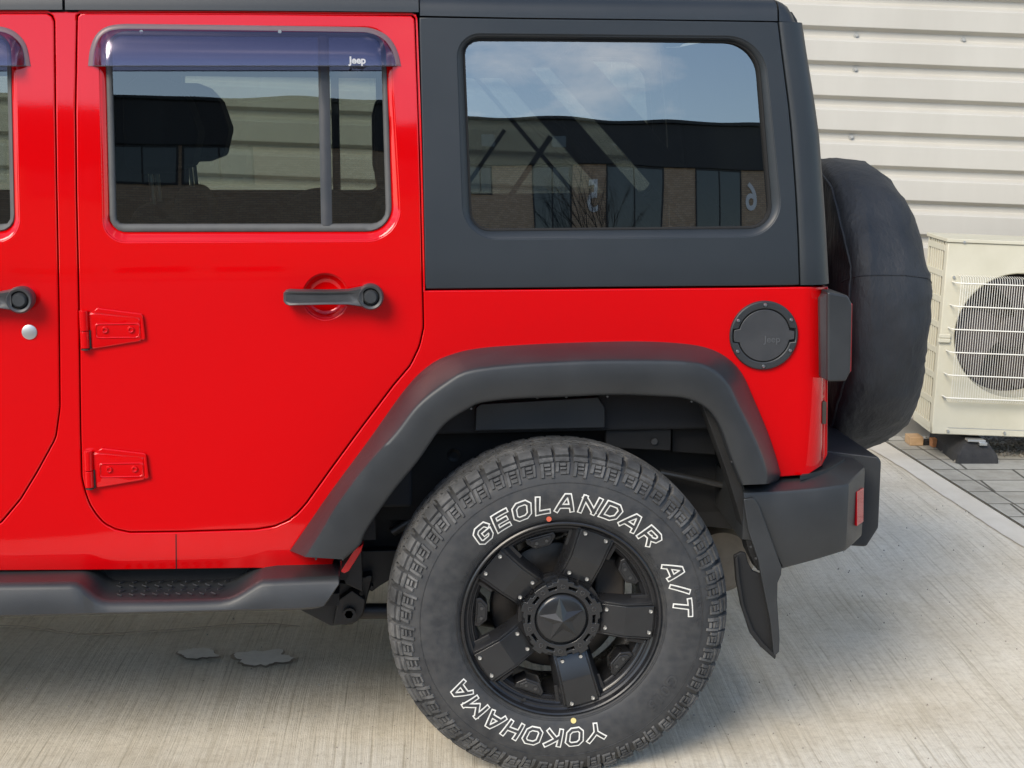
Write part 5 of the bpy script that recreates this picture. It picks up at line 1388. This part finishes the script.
# ================================================================== AIR CONDITIONER
vf = guv(970, 464)[1]
ac_p = G(guv(930, 464)[0], vf, 0)
AC = empty('air_conditioner', (0, 0, 0)); AC.matrix_world = Matrix.Translation(ac_p) @ (Matrix.Rotation(-YAW, 4, 'Z') @ Matrix.Rotation(ROLL, 4, 'Y'))
tag(AC, 'cream outdoor air conditioning unit with wire fan guard standing beside the ribbed wall', 'air conditioner')
bpy.context.view_layer.update()
AM = AC.matrix_world.copy(); AMI = AM.inverted()
def al(px, py, y=.02):
    o = AMI @ CAM; q = AMI.to_3x3() @ ray(px, py); return o+q*((y-o.y)/q.y)
c0 = al(932.5, 434); c1_ = al(947, 242)
X0 = (c0.x+c1_.x)/2; Zb, Zt = c0.z, c1_.z; Wd = .95; Dp = .33
fcx, fcz = al(1017, 336).x, al(1017, 336).z; frad = (al(1017, 275).z-al(1017, 399).z)/2
outer_ = [(X0, Zb), (X0+Wd, Zb), (X0+Wd, Zt), (X0, Zt)]
hole = [(fcx+frad*math.cos(2*math.pi*i/64), fcz+frad*math.sin(2*math.pi*i/64)) for i in range(64)]
CS = panel('front_panel', densify(outer_, .05), [hole], 'acwhite', AC, lambda x, z: np.full(np.shape(x), .02), lambda x, z: np.tile([0., -1., 0.], (len(x), 1)), thick=.03, bev=.006, grid=.1)
# fan ring, fan, coil
MB().lathe([(frad*1.0, .021), (frad*1.0, .05), (frad*.97, .10), (frad*.97, .14)], 64, 'Y', (fcx, 0, fcz)).build('fan_ring', 'acwhite', AC, angle=50)
MB().box((X0+.03, .20, Zb+.03), (X0+Wd-.03, .26, Zt-.03)).build('coil', 'fan', AC)
FN = MB().lathe([(0, .07), (.06, .075), (.075, .09), (.075, .14), (0, .14)], 32, 'Y', (fcx, 0, fcz)).build('fan', 'fan', AC)
for k_ in range(3):
    lp = []
    for i in range(9):
        r0 = .07+(frad*.94-.07)*i/8; row_ = []
        for j in range(7):
            t = R(120*k_+10+i*4)+R(78)*(j/6); row_.append((fcx+r0*math.cos(t), .13-.055*(j/6), fcz+r0*math.sin(t)))
        lp.append(row_)
    MB().loft(lp, False).build('fan_blade', 'fan', FN)
# side, top, louvres
s_ = panel  # side panel with real slots, in the y-z plane
zc1 = Zb+.0
sd_m = MB()
MB().box((X0, .05, Zt-.002), (X0+Wd, .02+Dp, Zt+.004)).box((X0-.006, .012, Zt-.0), (X0+Wd+.006, .02+Dp+.006, Zt+.016)).build('lid', 'acwhite', AC, bevel=.004)
MB().box((X0+.004, .05, Zb), (X0+Wd-.004, .02+Dp, Zb+.02)).box((X0+Wd-.012, .05, Zb+.02), (X0+Wd-.002, .02+Dp, Zt-.004)).build('casing_base', 'acwhite', AC)
slats = MB(); n_c = 6
y_a, y_b = .075, .02+Dp-.02
slats.box((X0+.002, .046, Zb+.02), (X0+.012, y_a, Zt-.003)); slats.box((X0+.002, y_b, Zb+.02), (X0+.012, .02+Dp, Zt-.003))
for k_ in range(1, 7):
    yy = y_a+(y_b-y_a)*k_/7; slats.box((X0+.003, yy-.009, Zb+.02), (X0+.010, yy+.009, Zt-.003))
for k_ in range(8):
    zz = Zb+.03+(Zt-Zb-.06)*k_/7; slats.box((X0+.0015, y_a, zz-.014), (X0+.0115, y_b, zz+.014))
slats.build('side_louvre', 'acwhite', AC, bevel=.002)
MB().box((X0+.06, .12, Zb+.03), (X0+.075, .02+Dp-.02, Zt-.02)).build('inner_coil', 'fan', AC)
hx, hz = al(940, 336, .02).x, al(940, 336, .02).z
MB().box((X0-.010, .004, hz-.028), (X0+.045, .019, hz-.008)).box((X0-.008, .004, hz-.008), (X0+.045, .014, hz+.012)).build('handle', 'acwhite', AC, bevel=.005)
# wire guard
gx0, gx1 = al(953, 300).x, X0+Wd-.10; gz1, gz0 = al(985, 277).z, al(985, 398).z
gw = MB()
nz_ = 74
for i in range(nz_):
    x = gx0+.012+(gx1-gx0-.024)*i/(nz_-1)
    gw.tube([(x, .012, gz0-.018), (x, -.028, gz0-.012), (x, -.038, gz0+.006), (x, -.040, gz1-.02), (x, -.028, gz1), (x, .012, gz1+.006)], .0012, n=5)
tag(gw.build('guard_wires', 'wire', AC), kind='stuff')
for k_ in range(6):
    z = gz0+(gz1-gz0)*(k_+.05)/5.3
    MB().tube([(gx0-.012, .016, z), (gx0-.008, -.034, z), (gx0+.01, -.0425, z), (gx1-.01, -.0425, z), (gx1+.01, -.034, z), (gx1+.012, .016, z)], .0030, n=6).build('guard_bar', 'wire', AC)
for (px, py) in ((953.5, 277), (944, 397), (964, 242), (947.5, 430.5), (1004, 432.5)):
    p = al(px, py); MB().cyl((p.x, .022, p.z), (p.x, .010, p.z), .006, n=10).build('screw', 'galv', AC)
MB().box((X0+.07, .0195, Zb+.030), (X0+Wd-.02, .0215, Zb+.033)).build('panel_seam', 'galv', AC)
# feet
for (pxa, pxb) in ((955, 998),):
    xa, xb = al(pxa, 455, .0).x, al(pxb, 455, 0).x
for xo in (0, .55):
    def fs_(z, i0, i1, y0_, y1_): return [(xa+i0+xo, y0_, z), (xb-i1+xo, y0_, z), (xb-i1+xo, y1_, z), (xa+i0+xo, y1_, z)]
    zg = al(975, 464, -.03).z
    ft = MB().loft([fs_(zg-.01, 0, 0, -.03, .45), fs_(zg+.04, .005, .008, -.028, .448), fs_(zg+.075, .03, .035, -.01, .43), fs_(Zb-.022, .055, .05, .0, .42)], True, True, True)
    f_ = tag(ft.build('support_block', 'foot', None, bevel=.008), ('black rubber support block under the left end of the air conditioner' if xo == 0 else 'black rubber support block under the far right end of the air conditioner'), 'support block', 'rubber blocks under the air conditioner')
    f_.matrix_world = AM
    bx_ = MB().box(((xa+xb)/2-.05+xo, -.02, Zb-.022), ((xa+xb)/2+.03+xo, .03, Zb-.012)).box(((xa+xb)/2+.0+xo, -.03, Zb-.035), ((xa+xb)/2+.035+xo, .0, Zb-.021)).build('mounting_bracket', 'galv', AC, bevel=.002)
def loose(px0_, px1_, pyb, h, dep, name, material, label, cat):
    a = PZ(px0_, pyb, .008); b = PZ(px1_, pyb, .008); w_ = (b-a).length
    o = MB().box((0, 0, 0), (w_, dep, h)).build(name, material, None, bevel=.003); o.location = (a.x, a.y, .0085); o.rotation_euler = (0, 0, -YAW+R(2)); return tag(o, label, cat)
loose(910, 923.5, 446, .042, .09, 'timber_block', 'wood', 'small pale timber offcut on the paving under the corner of the air conditioner', 'wood block')
loose(932, 938.5, 447.5, .038, .05, 'clay_chip', 'terracotta', 'small orange brick chip beside the black support block', 'brick chip')
loose(924, 932, 445.5, .022, .05, 'dark_spacer', 'foot', 'small black spacer between the timber offcut and the orange chip', 'spacer')
# gravel strip under the unit
gm = MB(); u0, v0g = guv(940, 462); 
for i in range(1500):
    uu = random.uniform(guv(937, 450)[0], guv(937, 450)[0]+1.4); vv = random.uniform(vf+.10, VW-.04)
    if random.random() < .25 and uu < guv(937, 450)[0]+.2: vv = random.uniform(vf-.02, vf+.1)
    s = random.uniform(.004, .014); c = G(uu, vv, .012); rot = random.random()*6
    vv_ = [(c.x+s*math.cos(rot+k_*1.57)*random.uniform(.7, 1.2), c.y+s*math.sin(rot+k_*1.57)*random.uniform(.7, 1.2), c.z+random.uniform(-.003, .002)) for k_ in range(4)]+[(c.x, c.y, c.z+s*.8), (c.x, c.y, c.z-s*.6)]
    gm.add(vv_, [(0, 1, 4), (1, 2, 4), (2, 3, 4), (3, 0, 4), (1, 0, 5), (2, 1, 5), (3, 2, 5), (0, 3, 5)])
tag(gm.build('gravel', 'gravel', smooth=False), 'loose grey gravel and dead leaves under the air conditioner', 'gravel', kind='stuff')
# fine grit scattered on the slab
gr = MB()
for i in range(900):
    uu, vv = random.uniform(-2.2, 3), random.uniform(2.6, VW-.1); s = random.uniform(.0012, .0035); c = G(uu, vv, .002)
    gr.add([(c.x-s, c.y-s*.6, c.z-.002), (c.x+s, c.y-s*.4, c.z-.002), (c.x+s*.3, c.y+s, c.z-.002), (c.x, c.y, c.z+s)], [(0, 1, 3), (1, 2, 3), (2, 0, 3)])
tag(gr.build('grit', 'gravel', smooth=False), 'fine loose grit scattered on the brushed concrete', 'grit', kind='stuff')
for o in bpy.data.objects:
    if '_n' in o: del o['_n']
print('VERTS', sum(len(o.data.vertices) for o in bpy.data.objects if o.type == 'MESH'))
